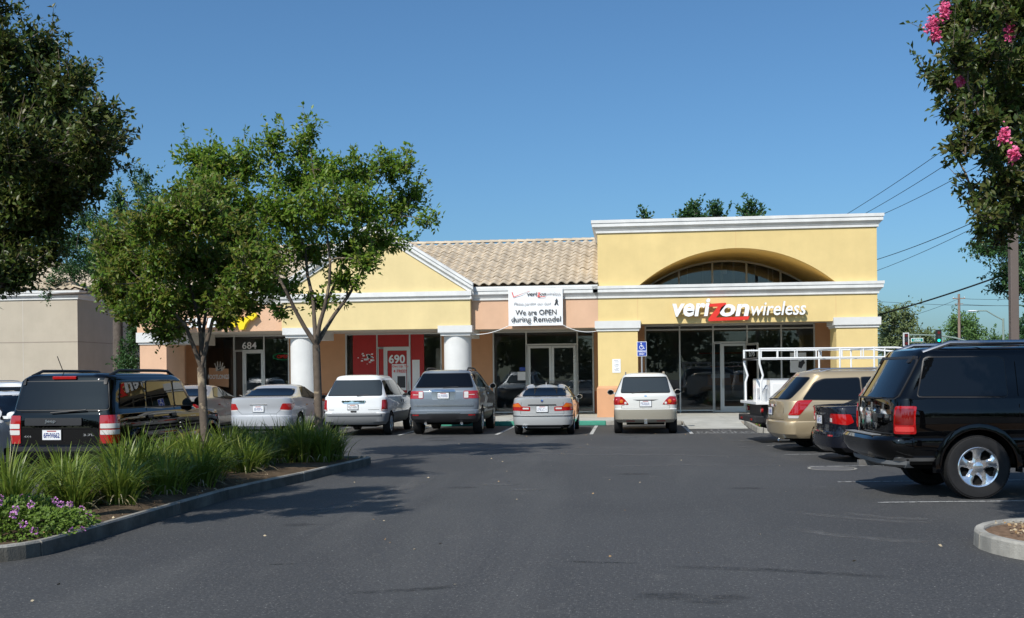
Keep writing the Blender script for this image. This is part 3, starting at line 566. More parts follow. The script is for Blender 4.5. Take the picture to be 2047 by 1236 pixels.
# double-door shop
storefront(wg,[-5.25,-3.95,-1.95,-1.34],FLZ,3.37,SY,[(-5.25,-3.95,FLZ+.06,3.34),(-3.95,-1.95,2.84,3.34),(-1.95,-1.34,FLZ+.06,3.34)])
storefront(wg,[-3.92,-1.98],FLZ,2.82,SY,[])
door(wg,-3.88,-2.965,FLZ+.01,2.79,SY,'right'); door(wg,-2.955,-2.02,FLZ+.01,2.79,SY,'left')
MB().box(-4.30,-3.99,SY-.03,SY-.024,1.45,1.78).obj('window_notice','vinyl',wg); MB().box(-4.22,-4.0,SY-.03,SY-.024,1.82,1.96).obj('window_sticker','sign_blue',wg)
MB().box(WX0+.2,X0-.26,SY+.16,49.7,.1,.142).obj('interior_floor','interior_floor',wg); MB().box(WX0+.2,X0-.26,46,46.2,.14,3.37).obj('interior_wall','dark_interior',wg); MB().box(WX0+.2,X0-.3,SY+.17,49,3.385,3.44).obj('interior_ceiling','dark_interior',wg)
for x in (-12.3,-6.5): MB().box(x,x+.2,SY+.16,46,.14,3.38).obj('party_wall','dark_interior',wg)

# ---- signs on the buildings
sg=thing('wall_sign','large white and red verizonwireless letters on the yellow fascia','sign',(0,0,0)); SYs=FY-.16
W2=('sign_white','sign_dark'); RD=('sign_red','sign_red')
put_text('veri',sg,W2,1.56,2.86,3.62,4.24,SYs,bold=.03,ext=.10,shear=.17); put_text('on',sg,W2,3.18,4.19,3.60,4.03,SYs,bold=.03,ext=.10,shear=.17)
m=MB(); m.prismY([(2.80,3.45),(4.14,3.48),(4.19,3.60),(3.05,3.57),(3.40,4.02),(3.40,4.08),(2.84,4.05),(2.80,3.95),(3.12,3.95),(2.78,3.53)],SYs-.10,SYs+.02); m.obj('letter','sign_red',sg)
put_text('wireless',sg,W2,4.24,6.10,3.62,4.10,SYs,bold=.012,ext=.07,shear=.2)
MB().box(1.65,6.0,SYs+.02,FY-.002,3.70,3.76).obj('mounting_rail','yellow_stucco',sg)
sb=thing('wall_sign','white and yellow SUBWAY letters on peach fascia behind tree leaves','sign',(0,0,0)); SY2=FY-.14
put_text('SUB',sb,W2,-16.1,-14.85,3.5,3.86,SY2,bold=.03,ext=.08,shear=.15); put_text('WA',sb,('sign_yellow','sign_dark'),-14.8,-14.15,3.5,3.86,SY2,bold=.03,ext=.08,shear=.15)
m=MB(); m.prismY([(-14.02,3.40),(-13.86,3.42),(-13.78,3.62),(-13.62,3.80),(-13.55,3.74),(-13.35,3.92),(-13.45,4.04),(-13.66,3.99),(-13.64,3.92),(-13.82,3.85),(-13.95,3.72),(-14.02,3.92),(-14.2,3.92),(-14.08,3.62)],SY2-.08,FY-.002); m.obj('letter','sign_yellow',sb)
bn=thing('banner','white vinyl We are OPEN during Remodel banner hung under tiled eave','banner',(0,0,0)); BY=37.76
nx,nz=14,10; m=MB(); bx0,bx1,bz0,bz1=-4.17,-2.25,3.39,4.71
g=lambda i,j:(bx0+(bx1-bx0)*i/nx,BY+.012*sin(i*1.3+j*.4)+.01*sin(j*1.1),bz0+(bz1-bz0)*j/nz)
m.add([g(i,j) for j in range(nz+1) for i in range(nx+1)],[(j*(nx+1)+i,j*(nx+1)+i+1,(j+1)*(nx+1)+i+1,(j+1)*(nx+1)+i) for j in range(nz) for i in range(nx)]); m.obj('sheet','vinyl',bn,smooth=60)
by=BY-.03
put_text('We are OPEN',bn,['black_ink'],-3.92,-2.47,3.77,3.95,by,'word',bold=.007,per_letter=False); put_text('during Remodel',bn,['black_ink'],-4.07,-2.32,3.46,3.71,by,'word',bold=.007,per_letter=False)
put_text('Please pardon our dust',bn,['grey_ink'],-3.98,-2.66,4.08,4.22,by,'word',bold=0,shear=.35,per_letter=False)
put_text('veri',bn,['black_ink'],-3.50,-3.15,4.44,4.57,by,'word',bold=.012,shear=.2,per_letter=False); put_text('z',bn,['sign_red'],-3.15,-3.03,4.42,4.55,by,'word',bold=.012,shear=.2,per_letter=False); put_text('on',bn,['black_ink'],-3.03,-2.83,4.44,4.53,by,'word',bold=.012,shear=.2,per_letter=False); put_text('wireless',bn,['grey_ink'],-2.81,-2.33,4.46,4.55,by,'word',shear=.2,per_letter=False)
MB().box(-3.14,-2.85,by-.002,by,4.395,4.412).obj('underline','sign_red',bn)
m=MB(); m.prismY([(-4.05,4.58),(-4.02,4.58),(-3.975,4.42),(-3.42,4.60),(-3.42,4.61),(-3.99,4.39)],by-.002,by); m.obj('check_mark','sign_red',bn)
m=MB(); m.prismY([(-2.55,4.10),(-2.50,4.10),(-2.47,4.18),(-2.44,4.10),(-2.40,4.10),(-2.44,4.22),(-2.42,4.27),(-2.47,4.29),(-2.52,4.26),(-2.50,4.22)],by-.002,by); m.lathe([(.0,-.001),(.025,-.001),(.025,.001),(.0,.001)],(-2.46,by,4.30),10,'y'); m.obj('worker_symbol','black_ink',bn)
for (a,b,s) in (((-4.17,BY,3.40),(-5.50,37.9,3.12),-.12),((-2.25,BY,3.40),(-1.10,37.95,3.17),-.14)):
    A,B=Vector(a),Vector(b); MB().tube([A.lerp(B,t/10)+Vector((0,0,s*4*(t/10)*(1-t/10)*.8)) for t in range(11)],.012,6).obj('rope','white_paint',bn)
ns=thing('wall_notice','small white printed notice on the left yellow pier','notice',(0,0,0)); MB().box(-.54,-.25,FY-.055,FY-.045,1.70,2.18).obj('panel','vinyl',ns)
for i,z in enumerate((2.12,2.07,1.99,1.96,1.90,1.84,1.80,1.76)): MB().box(-.48+.03*(i%3),-.30-.03*((i+1)%2),FY-.0575,FY-.055,z,z+.016).obj('printed_line','grey_ink',ns)
wp=thing('window_poster','white phone poster taped inside the corner shop window','poster',(0,0,0))
a=at(1580,745,SY-.1); b=at(1612,705,SY-.1); MB().box(a.x,b.x,SY-.05,SY-.04,a.z,b.z).obj('sheet','vinyl',wp); MB().prismY([(a.x+.3,a.z+.2),(a.x+.42,a.z+.15),(a.x+.5,a.z+.3),(a.x+.56,a.z+.36),(a.x+.5,a.z+.5),(a.x+.4,a.z+.42),(a.x+.33,a.z+.42)],SY-.0525,SY-.0505).obj('picture','sign_dark',wp); MB().box(a.x+.05,a.x+.3,SY-.0525,SY-.0505,b.z-.30,b.z-.27).obj('printed_line','grey_ink',wp)
hd=thing('window_decal','orange FOOTLONGS window decal with a five finger hand','decal',(0,0,0)); dy=SY-.02
a=at(418,775,dy); b=at(457,735,dy); w_=b.x-a.x; h_=b.z-a.z
MB().prismY([(a.x,a.z+.1),(b.x,a.z),(b.x,b.z-.05),(a.x,b.z)],dy-.003,dy).obj('panel','orange_stucco',hd)
m=MB(); hx,hz=a.x+w_*.52,b.z-.02
m.prismY([(hx-.14,hz-.12),(hx+.14,hz-.12),(hx+.16,hz+.04),(hx-.14,hz+.04)],dy-.006,dy-.004)
for i,(dx,l) in enumerate(((-.12,.2),(-.045,.27),(.035,.27),(.11,.22))): m.prismY([(hx+dx-.025,hz+.04),(hx+dx+.025,hz+.04),(hx+dx*1.5+.02,hz+l),(hx+dx*1.5-.02,hz+l)],dy-.006,dy-.004)
m.prismY([(hx+.15,hz-.1),(hx+.26,hz+.06),(hx+.22,hz+.09),(hx+.13,hz)],dy-.006,dy-.004); m.obj('hand','soffit',hd)
put_text('FOOTLONGS',hd,['vinyl'],a.x-.04,b.x+.02,a.z+.34,a.z+.52,dy-.008,bold=.02); put_text('5',hd,['sign_dark'],hx-.06,hx+.08,hz-.12,hz+.04,dy-.01,bold=.02)
on=thing('neon_sign','oval red and green neon OPEN sign in the shop window','sign',(0,0,0)); c=at(566,713,SY+.1)
MB().tube([(c.x+.42*cos(2*PI*i/32),SY+.1,c.z+.13*sin(2*PI*i/32)) for i in range(33)],.012,6,caps=False).obj('oval_tube','neon_green',on); put_text('OPEN',on,['neon_red'],c.x-.25,c.x+.27,c.z-.065,c.z+.065,SY+.1,bold=0)

# ---- grey tan building at far left
tb=thing('shop_building','tan stucco shop block with white cornice at far left','building',(0,0,0)); TX,TY=-24.05,45.0
MB().box(-36,TX,TY,60,0,5.35).obj('wall','tan_stucco',tb)
for x in (-26.6,): MB().box(x,x+.02,TY-.004,TY,0,5.2).obj('joint','soffit',tb)
MB().box(-36,TX+.004,TY-.006,TY,3.31,3.35).obj('joint','mortar',tb); MB().box(TX,TX+.006,TY,60,3.31,3.35).obj('joint','mortar',tb)
m=MB(); m.rings([[(-36-p,TY-p,5.2+h*.9),(TX+p,TY-p,5.2+h*.9),(TX+p,60+p,5.2+h*.9),(-36-p,60+p,5.2+h*.9)] for p,h in CP]); m.obj('cornice','white_trim',tb)
hr=MB(); hr.add([(-36,TY-.1,5.6),(TX+.1,TY-.1,5.6),(TX+.1,60,5.6),(-36,60,5.6),(-30,50.5,7.9),(-30,55,7.9),(-36,50.5,7.9)],[(0,1,4,6),(1,2,5,4),(2,3,5)]); r2=hr.obj('roof','mortar',tb)
ex=MB(); a2=math.atan(2.3/5.6)
for r in range(14):
    for c in range(34):
        X=-36+c*.345; Y=TY-.12+r*.40*cos(a2)
        if X<TX+.1-r*.40*cos(a2)*1.08: add_tile(ex,X,Y,5.64+r*.40*sin(a2),a2)
a3=math.atan(2.3/6.05); M3=Matrix.Rotation(R_(90),4,'Z')
for r in range(14):
    for c in range(26):
        yy=TY+.1+c*.345
        if yy>TY+r*.40*cos(a3)*.93:
            for_v=[]
            for v in TM.vertices:
                lx,ly,lz=v.co.x,v.co.y*cos(a3)-v.co.z*sin(a3),v.co.y*sin(a3)+v.co.z*cos(a3)
                for_v.append((TX+.12-r*.40*cos(a3)-ly,yy+lx,5.64+r*.40*sin(a3)+lz))
            ex.add(for_v,[tuple(p.vertices) for p in TM.polygons])
ex.obj('roof_tile_field','roof_tile',r2,smooth=40,kind='stuff')
# ---- parking sign
ps=thing('parking_sign','blue wheelchair PARKING ONLY sign on galvanised post by yellow pier','sign',(.48,37.0,FLZ))
MB().tube([(0,0,0),(0,0,2.62)],.03,10).obj('post','galvanised',ps,smooth=40)
pl=MB(); pl.box(-.165,.165,-.045,-.04,2.11,2.61).obj('panel_edge','sign_white',ps,bevel=.002); pb=MB().box(-.15,.15,-.049,-.046,2.125,2.595).obj('panel','sign_blue',ps)
m=MB(); wy=-.052
m.lathe([(0,-.001),(.022,-.001),(.022,.001),(0,.001)],(-.02,wy,2.55),12,'y'); m.tube([(-.02,wy,2.52),(-.01,wy,2.44),(.05,wy,2.43),(.08,wy,2.37),(.10,wy,2.38)],.013,6); m.tube([(-.02,wy,2.48),(.05,wy,2.48)],.009,6)
m.tube([(-.01+.065*cos(R_(a)),wy,2.415+.065*sin(R_(a))) for a in range(110,345,15)],.011,6); m.obj('wheelchair_symbol','sign_white',pb)
put_text('PARKING',pb,['sign_white'],-.135,.135,2.245,2.315,-.050,bold=.02); put_text('ONLY',pb,['sign_white'],-.09,.09,2.155,2.225,-.050,bold=.02)
# ------------------------------------------------------------ vehicles
def rpoly(pts,r=.04,k=3):
    out=[]; n=len(pts)
    for i in range(n):
        a,b,c=Vector(pts[i-1]),Vector(pts[i]),Vector(pts[(i+1)%n]); l1=(a-b).length; l2=(c-b).length; t=min(r,l1*.45,l2*.45)
        p=b+(a-b).normalized()*t; q=b+(c-b).normalized()*t
        for j in range(k+1):
            s=j/k; out.append(tuple(p*(1-s)**2+b*2*s*(1-s)+q*s*s))
    return out
def inpoly(x,y,P):
    c=False; j=len(P)-1
    for i in range(len(P)):
        if (P[i][1]>y)!=(P[j][1]>y) and x<(P[j][0]-P[i][0])*(y-P[i][1])/(P[j][1]-P[i][1])+P[i][0]: c=not c
        j=i
    return c
class Car:
    def __init__(s,name,label,loc,rz,levels,paints,wheels,scale=.95,cat='car',bow=.10,bowf=.2,lower=None,cf=.3,side=.02,arch=1.14):
        s.root=thing(name,label,cat,loc,rz,None,scale); s.lv=levels
        rings=[s.ring(*l,bow=bow,bowf=bowf,cf=cf,side=side) for l in levels]
        m=MB(); m.rings(rings); s.n=len(rings[0]); s.rings=rings
        s.bvh=BVHTree.FromPolygons([Vector(v) for v in m.v],m.f)
        me=m.mesh('body',[paints[0],paints[1] if len(paints)>1 else 'black_plastic','underbody'])
        s.L=max(l[2] for l in levels); s.W=max(l[3] for l in levels); s.H=levels[-1][0]; s.clear=levels[0][0]
        # cut wheel openings
        c=MB(); ya,yb,R,tw=wheels
        for y in (ya,yb):
            for sx in (-1,1):
                x0,x1=sx*(s.W-.34),sx*(s.W+.2); n=28; r=R*arch
                p=[(y+r*cos(2*PI*i/n),R*1.02+r*sin(2*PI*i/n)) for i in range(n)]
                a,b=(min(x0,x1),max(x0,x1)); vs=[(a,*q) for q in p]+[(b,*q) for q in p]
                c.add(vs,[tuple(range(n))[::-1],tuple(range(n,2*n))]+[(i,(i+1)%n,n+(i+1)%n,n+i) for i in range(n)])
        cm=c.mesh('cut',['underbody']); co=bpy.data.objects.new('cut',cm); COL.objects.link(co)
        b=bpy.data.objects.new('body',me); COL.objects.link(b); md=b.modifiers.new('b','BOOLEAN'); md.object=co; md.operation='DIFFERENCE'; md.solver='EXACT'; md.material_mode='TRANSFER'
        me2=bpy.data.meshes.new_from_object(b.evaluated_get(bpy.context.evaluated_depsgraph_get())); b.modifiers.clear(); b.data=me2; me2.name='body'
        bpy.data.objects.remove(co)
        names=[x.name for x in me2.materials]; ui=names.index('underbody')
        for p in me2.polygons:
            if p.material_index==ui: continue
            if p.normal.z<-.8 and p.center.z<s.clear+.12: p.material_index=ui
            elif lower and p.center.z<lower: p.material_index=1
        me2.polygons.foreach_set('use_smooth',[True]*len(me2.polygons)); me2.set_sharp_from_angle(angle=R_(34)); b.parent=s.root; s.body=b
        s.wheels=wheels
        ub=MB().box(-s.W+.36,s.W-.36,.35,s.L-.3,s.clear-.07,s.clear+.02); ub.tube([(-s.W+.15,ya,R),(s.W-.15,ya,R)],.05,8); ub.tube([(-s.W+.15,yb,R),(s.W-.15,yb,R)],.05,8); ub.obj('underbody','underbody',s.root)
    def ring(s,z,yr,yf,w,cr=.14,bow=.1,bowf=.2,cf=.3,side=.02):
        cf=min(cf,(yf-yr)*.3,w*.6); cr=min(cr,w*.6,(yf-yr)*.3); P=[]
        for k in range(5): P.append(((w-cr)*k/5,yr))
        for k in range(5): a=R_(-90+90*k/5); P.append((w-cr+cr*cos(a),yr+cr+cr*sin(a)))
        for k in range(12): P.append((w,yr+cr+(yf-cf-yr-cr)*k/12))
        for k in range(5): a=R_(90*k/5); P.append((w-cf+cf*cos(a),yf-cf+cf*sin(a)))
        for k in range(6): P.append(((w-cf)*(1-k/5),yf))
        mid=(yr+yf)/2; hl=(yf-yr)/2; Q=[]
        for x,y in P:
            u=x/max(w,.01); t=(y-mid)/hl
            wr=max(0,-t)**1.5; wf=max(0,t)**1.5
            Q.append((x*(1-side*t*t),y+bow*u*u*wr-bowf*u*u*wf,z))
        return Q+[(-x,y,z) for x,y,z in Q[-2:0:-1]]
    def hit(s,view,a,b):
        if view=='rear': o,d=Vector((a,-4,b)),Vector((0,1,0))
        elif view=='front': o,d=Vector((a,s.L+4,b)),Vector((0,-1,0))
        elif view=='right': o,d=Vector((4,a,b)),Vector((-1,0,0))
        elif view=='left': o,d=Vector((-4,a,b)),Vector((1,0,0))
        elif view in ('wrapR','wrapL'): return s.wrap(a,b,1 if view=='wrapR' else -1)
        else: o,d=Vector((a,b,5)),Vector((0,0,-1))
        h,nn,_,_=s.bvh.ray_cast(o,d)
        if h is None:
            h,nn,_,_=s.bvh.find_nearest(o+d*4.0)
        s.nn=nn if nn.dot(d)<0 else -nn
        return h,d
    def wrap(s,u,z,sx):
        i=max(k for k in range(len(s.lv)-1) if s.lv[k][0]<=z or k==0); t=(z-s.lv[i][0])/max(s.lv[i+1][0]-s.lv[i][0],1e-6); h=s.n//2+1
        P=[Vector(a).lerp(Vector(b),t) for a,b in zip(s.rings[i][:h],s.rings[i+1][:h])]; acc=0
        for a,b in zip(P[:-1],P[1:]):
            l=(b-a).length
            if acc+l>=u: break
            acc+=l
        q=a.lerp(b,(u-acc)/max(l,1e-6)); tg=(b-a).normalized(); nn=Vector((tg.y,-tg.x,0)); s.nn=Vector((nn.x*sx,nn.y,0)); return Vector((q.x*sx,q.y,z)),Vector((-nn.x*sx,-nn.y,0))
    def shell(s,m,view,poly,off=.004,dep=.02,grid=.07,nrm=False):
        n=len(poly); B=[]
        for i in range(n):
            a,b=poly[i],poly[(i+1)%n]; k=max(1,int(math.hypot(b[0]-a[0],b[1]-a[1])/grid))
            B+=[(a[0]+(b[0]-a[0])*j/k,a[1]+(b[1]-a[1])*j/k) for j in range(k)]
        xs=[p[0] for p in B]; ys=[p[1] for p in B]; I=[]
        gx=min(xs)+grid*.5
        while gx<max(xs):
            gy=min(ys)+grid*.5
            while gy<max(ys):
                if inpoly(gx,gy,B) and min((gx-p[0])**2+(gy-p[1])**2 for p in B)>(grid*.35)**2: I.append((gx,gy))
                gy+=grid
            gx+=grid
        V=[Vector(p) for p in B+I]; nb=len(B)
        vo,_,fo,_,_,_=delaunay_2d_cdt(V,[(i,(i+1)%nb) for i in range(nb)],[],1,1e-6)
        pts=[]; ds=[]
        for p in vo:
            h,d=s.hit(view,p.x,p.y); ds.append(d); q=h.copy()
            if view in('rear','front'): q.x,q.z=p.x,p.y
            elif view in('right','left'): q.y,q.z=p.x,p.y
            elif view=='top': q.x,q.y=p.x,p.y
            pts.append(q+s.nn*off if nrm else q-d*off)
        fs=[tuple(f) for f in fo]; cnt={}
        for f in fs:
            for i in range(len(f)): e=(f[i],f[(i+1)%len(f)]); cnt[frozenset(e)]=cnt.get(frozenset(e),0)+1
        k=len(pts); back=[p+d*dep for p,d in zip(pts,ds)]; sk=[]
        for f in fs:
            for i in range(len(f)):
                e=(f[i],f[(i+1)%len(f)])
                if cnt[frozenset(e)]==1: sk.append((e[1],e[0],k+e[0],k+e[1]))
        m.add(pts+back,fs+sk)
    def decal(s,name,view,poly,mt,off=.004,dep=.02,parent=None,rnd=.03,grid=.07,smooth=30,nrm=False):
        out=[]; P=rpoly(poly,rnd) if rnd else poly
        vs={'side':('right','left'),'rears':('rear','rear'),'fronts':('front','front'),'wrap':('wrapR','wrapL')}.get(view,(view,))
        for i,v in enumerate(vs):
            Q=[(-x,z) for x,z in P][::-1] if (view in('rears','fronts') and i) else P
            m=MB(); s.shell(m,v,Q,off,dep,grid,nrm); o=m.obj(name,mt,parent or s.root,smooth=smooth); out.append(o)
        return out
    def window(s,view,poly,glass='car_glass',trim=.025,name='window',frame='black_plastic',rnd=.05,off=.008):
        if trim:
            cx=sum(p[0] for p in poly)/len(poly); cz=sum(p[1] for p in poly)/len(poly)
            big=[(x+(trim if x>cx else -trim),z+(trim if z>cz else -trim)) for x,z in poly]; fr=s.decal(name,view,big,frame,.004,.02,None,rnd*1.2,.05,nrm=True)
            vs={'side':('right','left'),'rears':('rear','rear')}.get(view,(view,))
            for f,v in zip(fr,vs): s.decal('pane',v,poly,glass,.012,.012,f,rnd,.05,nrm=True)
            return fr
        return s.decal(name,view,poly,glass,off,.03,None,rnd,.05,nrm=True)
    def wheel(s,style='five',rim='rim_silver',lugs=False,rr=.66,sw=None):
        ya,yb,R,tw=s.wheels; key=(style,rim,R,tw,lugs); h=tw/2
        t=MB(); t.lathe([(R*rr*.98,-h*.9),(R*.80,-h),(R*.93,-h*.97),(R*.985,-h*.8),(R,-h*.45),(R,h*.45),(R*.985,h*.8),(R*.93,h*.97),(R*.80,h),(R*rr*1.0,h*.88),(R*rr*.93,h*.5)],(0,0,0),40,'x',False)
        if lugs:
            for i in range(68):
                a=2*PI*i/68
                for x0,x1,da in ((-h*.93,-h*.3,.5),(-.02,.02,0),(h*.3,h*.93,.5)):
                    a2=a+da*2*PI/68; c=Vector((0,cos(a2),sin(a2))); tt=Vector((0,-sin(a2),cos(a2))); vs=[]
                    for rr_ in (R*.985,R*1.010):
                        for xx in (x0,x1):
                            for k in (-.013,.013): vs.append(Vector((xx,0,0))+c*(rr_ if abs(xx)<h*.6 else rr_-.012)+tt*k)
                    t.add(vs,[(4,5,7,6),(0,1,5,4),(2,6,7,3),(0,4,6,2),(1,3,7,5)])
        tm=t.mesh('wheel','rubber',smooth=40)
        r=MB(); ro=R*rr; r.m=0
        r.lathe([(ro*.99,h*.55),(ro*1.015,h*.9),(ro*.985,h*.95),(ro*.92,h*.9),(ro*.90,h*.3)],(0,0,0),36,'x',False)
        r.m=1; r.lathe([(ro*.91,h*.25),(.01,h*.22)],(0,0,0),24,'x'); r.m=0
        if style=='dish':
            r.lathe([(ro*.90,h*.80),(ro*.80,h*.70),(ro*.55,h*.62),(ro*.34,h*.66),(ro*.30,h*.80),(ro*.22,h*.88),(.001,h*.9)],(0,0,0),48,'x'); r.m=1
            for i in range(5):
                a=2*PI*i/5+PI/2+PI/5; c=Vector((0,cos(a),sin(a))); tt=Vector((0,-sin(a),cos(a))); r.add([Vector((h*(.735 if k_<8 else .66),0,0))+c*(ro*.63+ro*.22*cos(2*PI*k_/16))+tt*ro*.17*sin(2*PI*k_/16)+Vector((.012,0,0)) for k_ in range(16)],[tuple(range(16))])
            r.m=0
        n={'five':5,'seven':7,'six':6,'holes':5}[style]; wide=sw or {'five':.085,'seven':.045,'six':.06,'holes':.115}[style]
        for i in range(n):
            a=2*PI*i/n+PI/2; c=Vector((0,cos(a),sin(a))); tt=Vector((0,-sin(a),cos(a)))
            A=[]
            for rad,wd,xx in ((.03,wide*.75,h*.80),(ro*.45,wide*.5,h*.74),(ro*.72,wide*.55,h*.84),(ro*.95,wide*(1.3 if style=='holes' else .75),h*.86)):
                A.append([c*rad+tt*wd+Vector((xx-.03,0,0)),c*rad+tt*wd*.55+Vector((xx,0,0)),c*rad-tt*wd*.55+Vector((xx,0,0)),c*rad-tt*wd+Vector((xx-.03,0,0))])
            r.rings(A,capb=True,capt=True)
        r.lathe([(ro*.26,h*.6),(ro*.25,h*.86),(ro*.14,h*.93),(.001,h*.94)],(0,0,0),20,'x')
        rm=r.mesh('rim',[rim,'underbody'],smooth=45)
        for y in (ya,yb):
            for sx in (1,-1):
                w=link(bpy.data.objects.new('wheel',tm),s.root); w.location=(sx*(s.W-h-.012),y,R); w.rotation_euler=(0,0,0 if sx>0 else PI)
                link(bpy.data.objects.new('rim',rm),w)
    def mirror(s,y,z,mt,x=None,size=(.20,.13,.17)):
        for sx in (1,-1):
            h,_=s.hit('right' if sx>0 else 'left',y,z); bx=abs(h.x); m=MB(); a,b,c=size
            rg=[]
            for t,k in ((-.5,.55),(-.42,.85),(0,1),(.42,.85),(.5,.5)):
                rg.append([(sx*(bx+.07+a*.5+a*.5*k*cos(2*PI*j/14)*1.0),y+t*b,z+.03+c*.5*k*sin(2*PI*j/14)) for j in range(14)])
            m.rings(rg); m.box(min(sx*(bx-.03),sx*(bx+.13)),max(sx*(bx-.03),sx*(bx+.13)),y-.02,y+.03,z-.03,z+.02)
            o=m.obj('mirror',mt,s.root,smooth=50)
            g=MB(); g.add([(sx*(bx+.07+a*.5+a*.42*cos(2*PI*j/14)),y-.5*b-.003,z+.03+c*.42*sin(2*PI*j/14)) for j in range(14)],[tuple(range(14))]); g.obj('mirror_glass','car_glass',o)
    def plate(s,x,z,text=None,wd=.31,ht=.155,frame='black_plastic',tone='plate_blue',band=None):
        y=min(s.hit('rear',x+dx,z+dz)[0].y for dx in (-wd/2,0,wd/2) for dz in (-ht/2,ht/2))-.012
        p=MB().box(x-wd/2-.012,x+wd/2+.012,y-.004,y+.02,z-ht/2-.012,z+ht/2+.012).obj('licence_plate',frame,s.root,bevel=.003)
        q=MB().box(x-wd/2,x+wd/2,y-.008,y-.005,z-ht/2,z+ht/2).obj('plate_face','plate_white',p)
        if text: put_text(text,p,[tone],x-wd*.43,x+wd*.43,z-ht*.30,z+ht*.22,y-.010,'plate_text',bold=.012,per_letter=False)
        else:
            r=random.Random(int(s.L*1000)); m=MB()
            for i in range(7):
                a=x-wd*.42+wd*.84*i/7; b=a+wd*.085; zl,zm,zt=z-ht*.28,z-ht*.04,z+ht*.2; k=.007
                for q in ((a,a+k,zl,zm),(a,a+k,zm,zt),(b-k,b,zl,zm),(b-k,b,zm,zt),(a,b,zl,zl+k),(a,b,zm-k/2,zm+k/2),(a,b,zt-k,zt)):
                    if r.random()<.62: m.box(q[0],q[1],y-.0095,y-.008,q[2],q[3])
            m.obj('plate_marks',tone,p)
        m=MB().box(x-wd*.25,x+wd*.25,y-.0095,y-.008,z+ht*.34,z+ht*.44); m.obj('plate_band','lamp_red' if band is None else band,p)
    def bar(s,name,pts,rad,mt,n=8,parent=None): return MB().tube(pts,rad,n).obj(name,mt,parent or s.root,smooth=45)
    def rails(s,x,y0,y1,mt='black_plastic',h=.05,r=.018):
        for sx in (1,-1):
            P=[]; 
            for k in range(9):
                t=k/8; y=y0+(y1-y0)*t; z=s.hit('top',sx*x,y)[0].z; P.append((sx*x,y,z+(h if 0<k<8 else -.01)))
            o=s.bar('roof_rail',P,r,mt)
    def wiper(s,x0,x1,z0,z1):
        y0=s.hit('rear',x0,z0)[0].y-.03; y1=s.hit('rear',x1,z1)[0].y-.03; s.bar('wiper',[(x0,y0,z0),(x1,y1,z1)],.012,'black_plastic',6)
    def seam(s,view,pts,wd=.007,mt='underbody',name='panel_gap'):
        m=MB()
        for (a,b) in zip(pts[:-1],pts[1:]):
            d=Vector((b[0]-a[0],b[1]-a[1])); nn=Vector((-d.y,d.x)).normalized()*wd/2
            s.shell(m,view,[(a[0]-nn.x,a[1]-nn.y),(b[0]-nn.x,b[1]-nn.y),(b[0]+nn.x,b[1]+nn.y),(a[0]+nn.x,a[1]+nn.y)],.0015,.004,.12)
        return m.obj(name,mt,s.root)
    def seams(s,view,pts,**k):
        for v in ('right','left'): s.seam(v,pts,**k)
    def text(s,body,x0,x1,z0,z1,mt='chrome',bold=.01,lift=0):
        y=min(s.hit('rear',x,z)[0].y for x in (x0,x1) for z in (z0,z1))-lift; put_text(body,s.root,[mt],x0,x1,z0,z1,y-.004,'badge',bold=bold,per_letter=False,ext=.004)
    def front(s,wz0,wz1,wx0,wx1,hz,paint=None):
        wx0*=.85; wx1*=.85; s.window('front',[(-wx0,wz0+.04),(wx0,wz0+.04),(wx1,wz1-.03),(-wx1,wz1-.03)],'car_glass_clear',0,'windshield',off=.012)
        s.decal('headlight','fronts',[(s.W*.45,hz-.07),(s.W*.88,hz-.05),(s.W*.88,hz+.08),(s.W*.5,hz+.05)],'lamp_clear',.004)
        s.decal('grille','front',[(-s.W*.4,hz-.08),(s.W*.4,hz-.08),(s.W*.4,hz+.06),(-s.W*.4,hz+.06)],'black_plastic',.004)
def hatch(L,W,H,clear=.3,bz=.62,belt=1.02,hood=.96,hl=1.2,ws=.8,rk=.3,tw=.80,step=.07,bev=.0,bin_=.03,cr=.13,rear_round=.0):
    s=step; e=belt-hood
    return [(clear,.12,L-.2,W*.90,.22),(clear+.09,.03,L-.06,W*.97,.2),(bz-.10,0,L,W*.985,.2),(bz-.015,.0,L,W*.985,.2),(bz,.012,L,W*.983,.2),(bz+.015,s,L-.005,W*.975,cr),
      (bz+(hood-bz)*.5,s-rear_round*.5,L-.03,W,cr),(hood-.10,s,L-.09,W*.998,cr),(hood-.02,s+.006,L-.17,W*.992,cr),(hood,s+.008,L-.27,W*.985,cr),(belt-.02,s+.012,L-hl+.04,W*.975,cr),(belt,s+.018,L-hl,W*.968,cr),(belt+.02,s+.03,L-hl-.04,W*.95,cr),
      (belt+(H-.13-belt)*.5,s+.03+rk*.46,L-hl-ws*.5,W*(.95*.5+tw*.5)+.015,cr),(H-.13,s+.03+rk*.92,L-hl-ws*.95,W*tw+.025,cr),(H-.085,s+.03+rk+bev,L-hl-ws-.08,W*tw,.15),(H-.045,s+.06+rk+bev,L-hl-ws-.18,W*tw-.05,.17),(H-.015,s+.18+rk,L-hl-ws-.4,W*tw-.16,.2),(H,s+.55+rk,L-hl-ws-.8,W*.35,.2)]
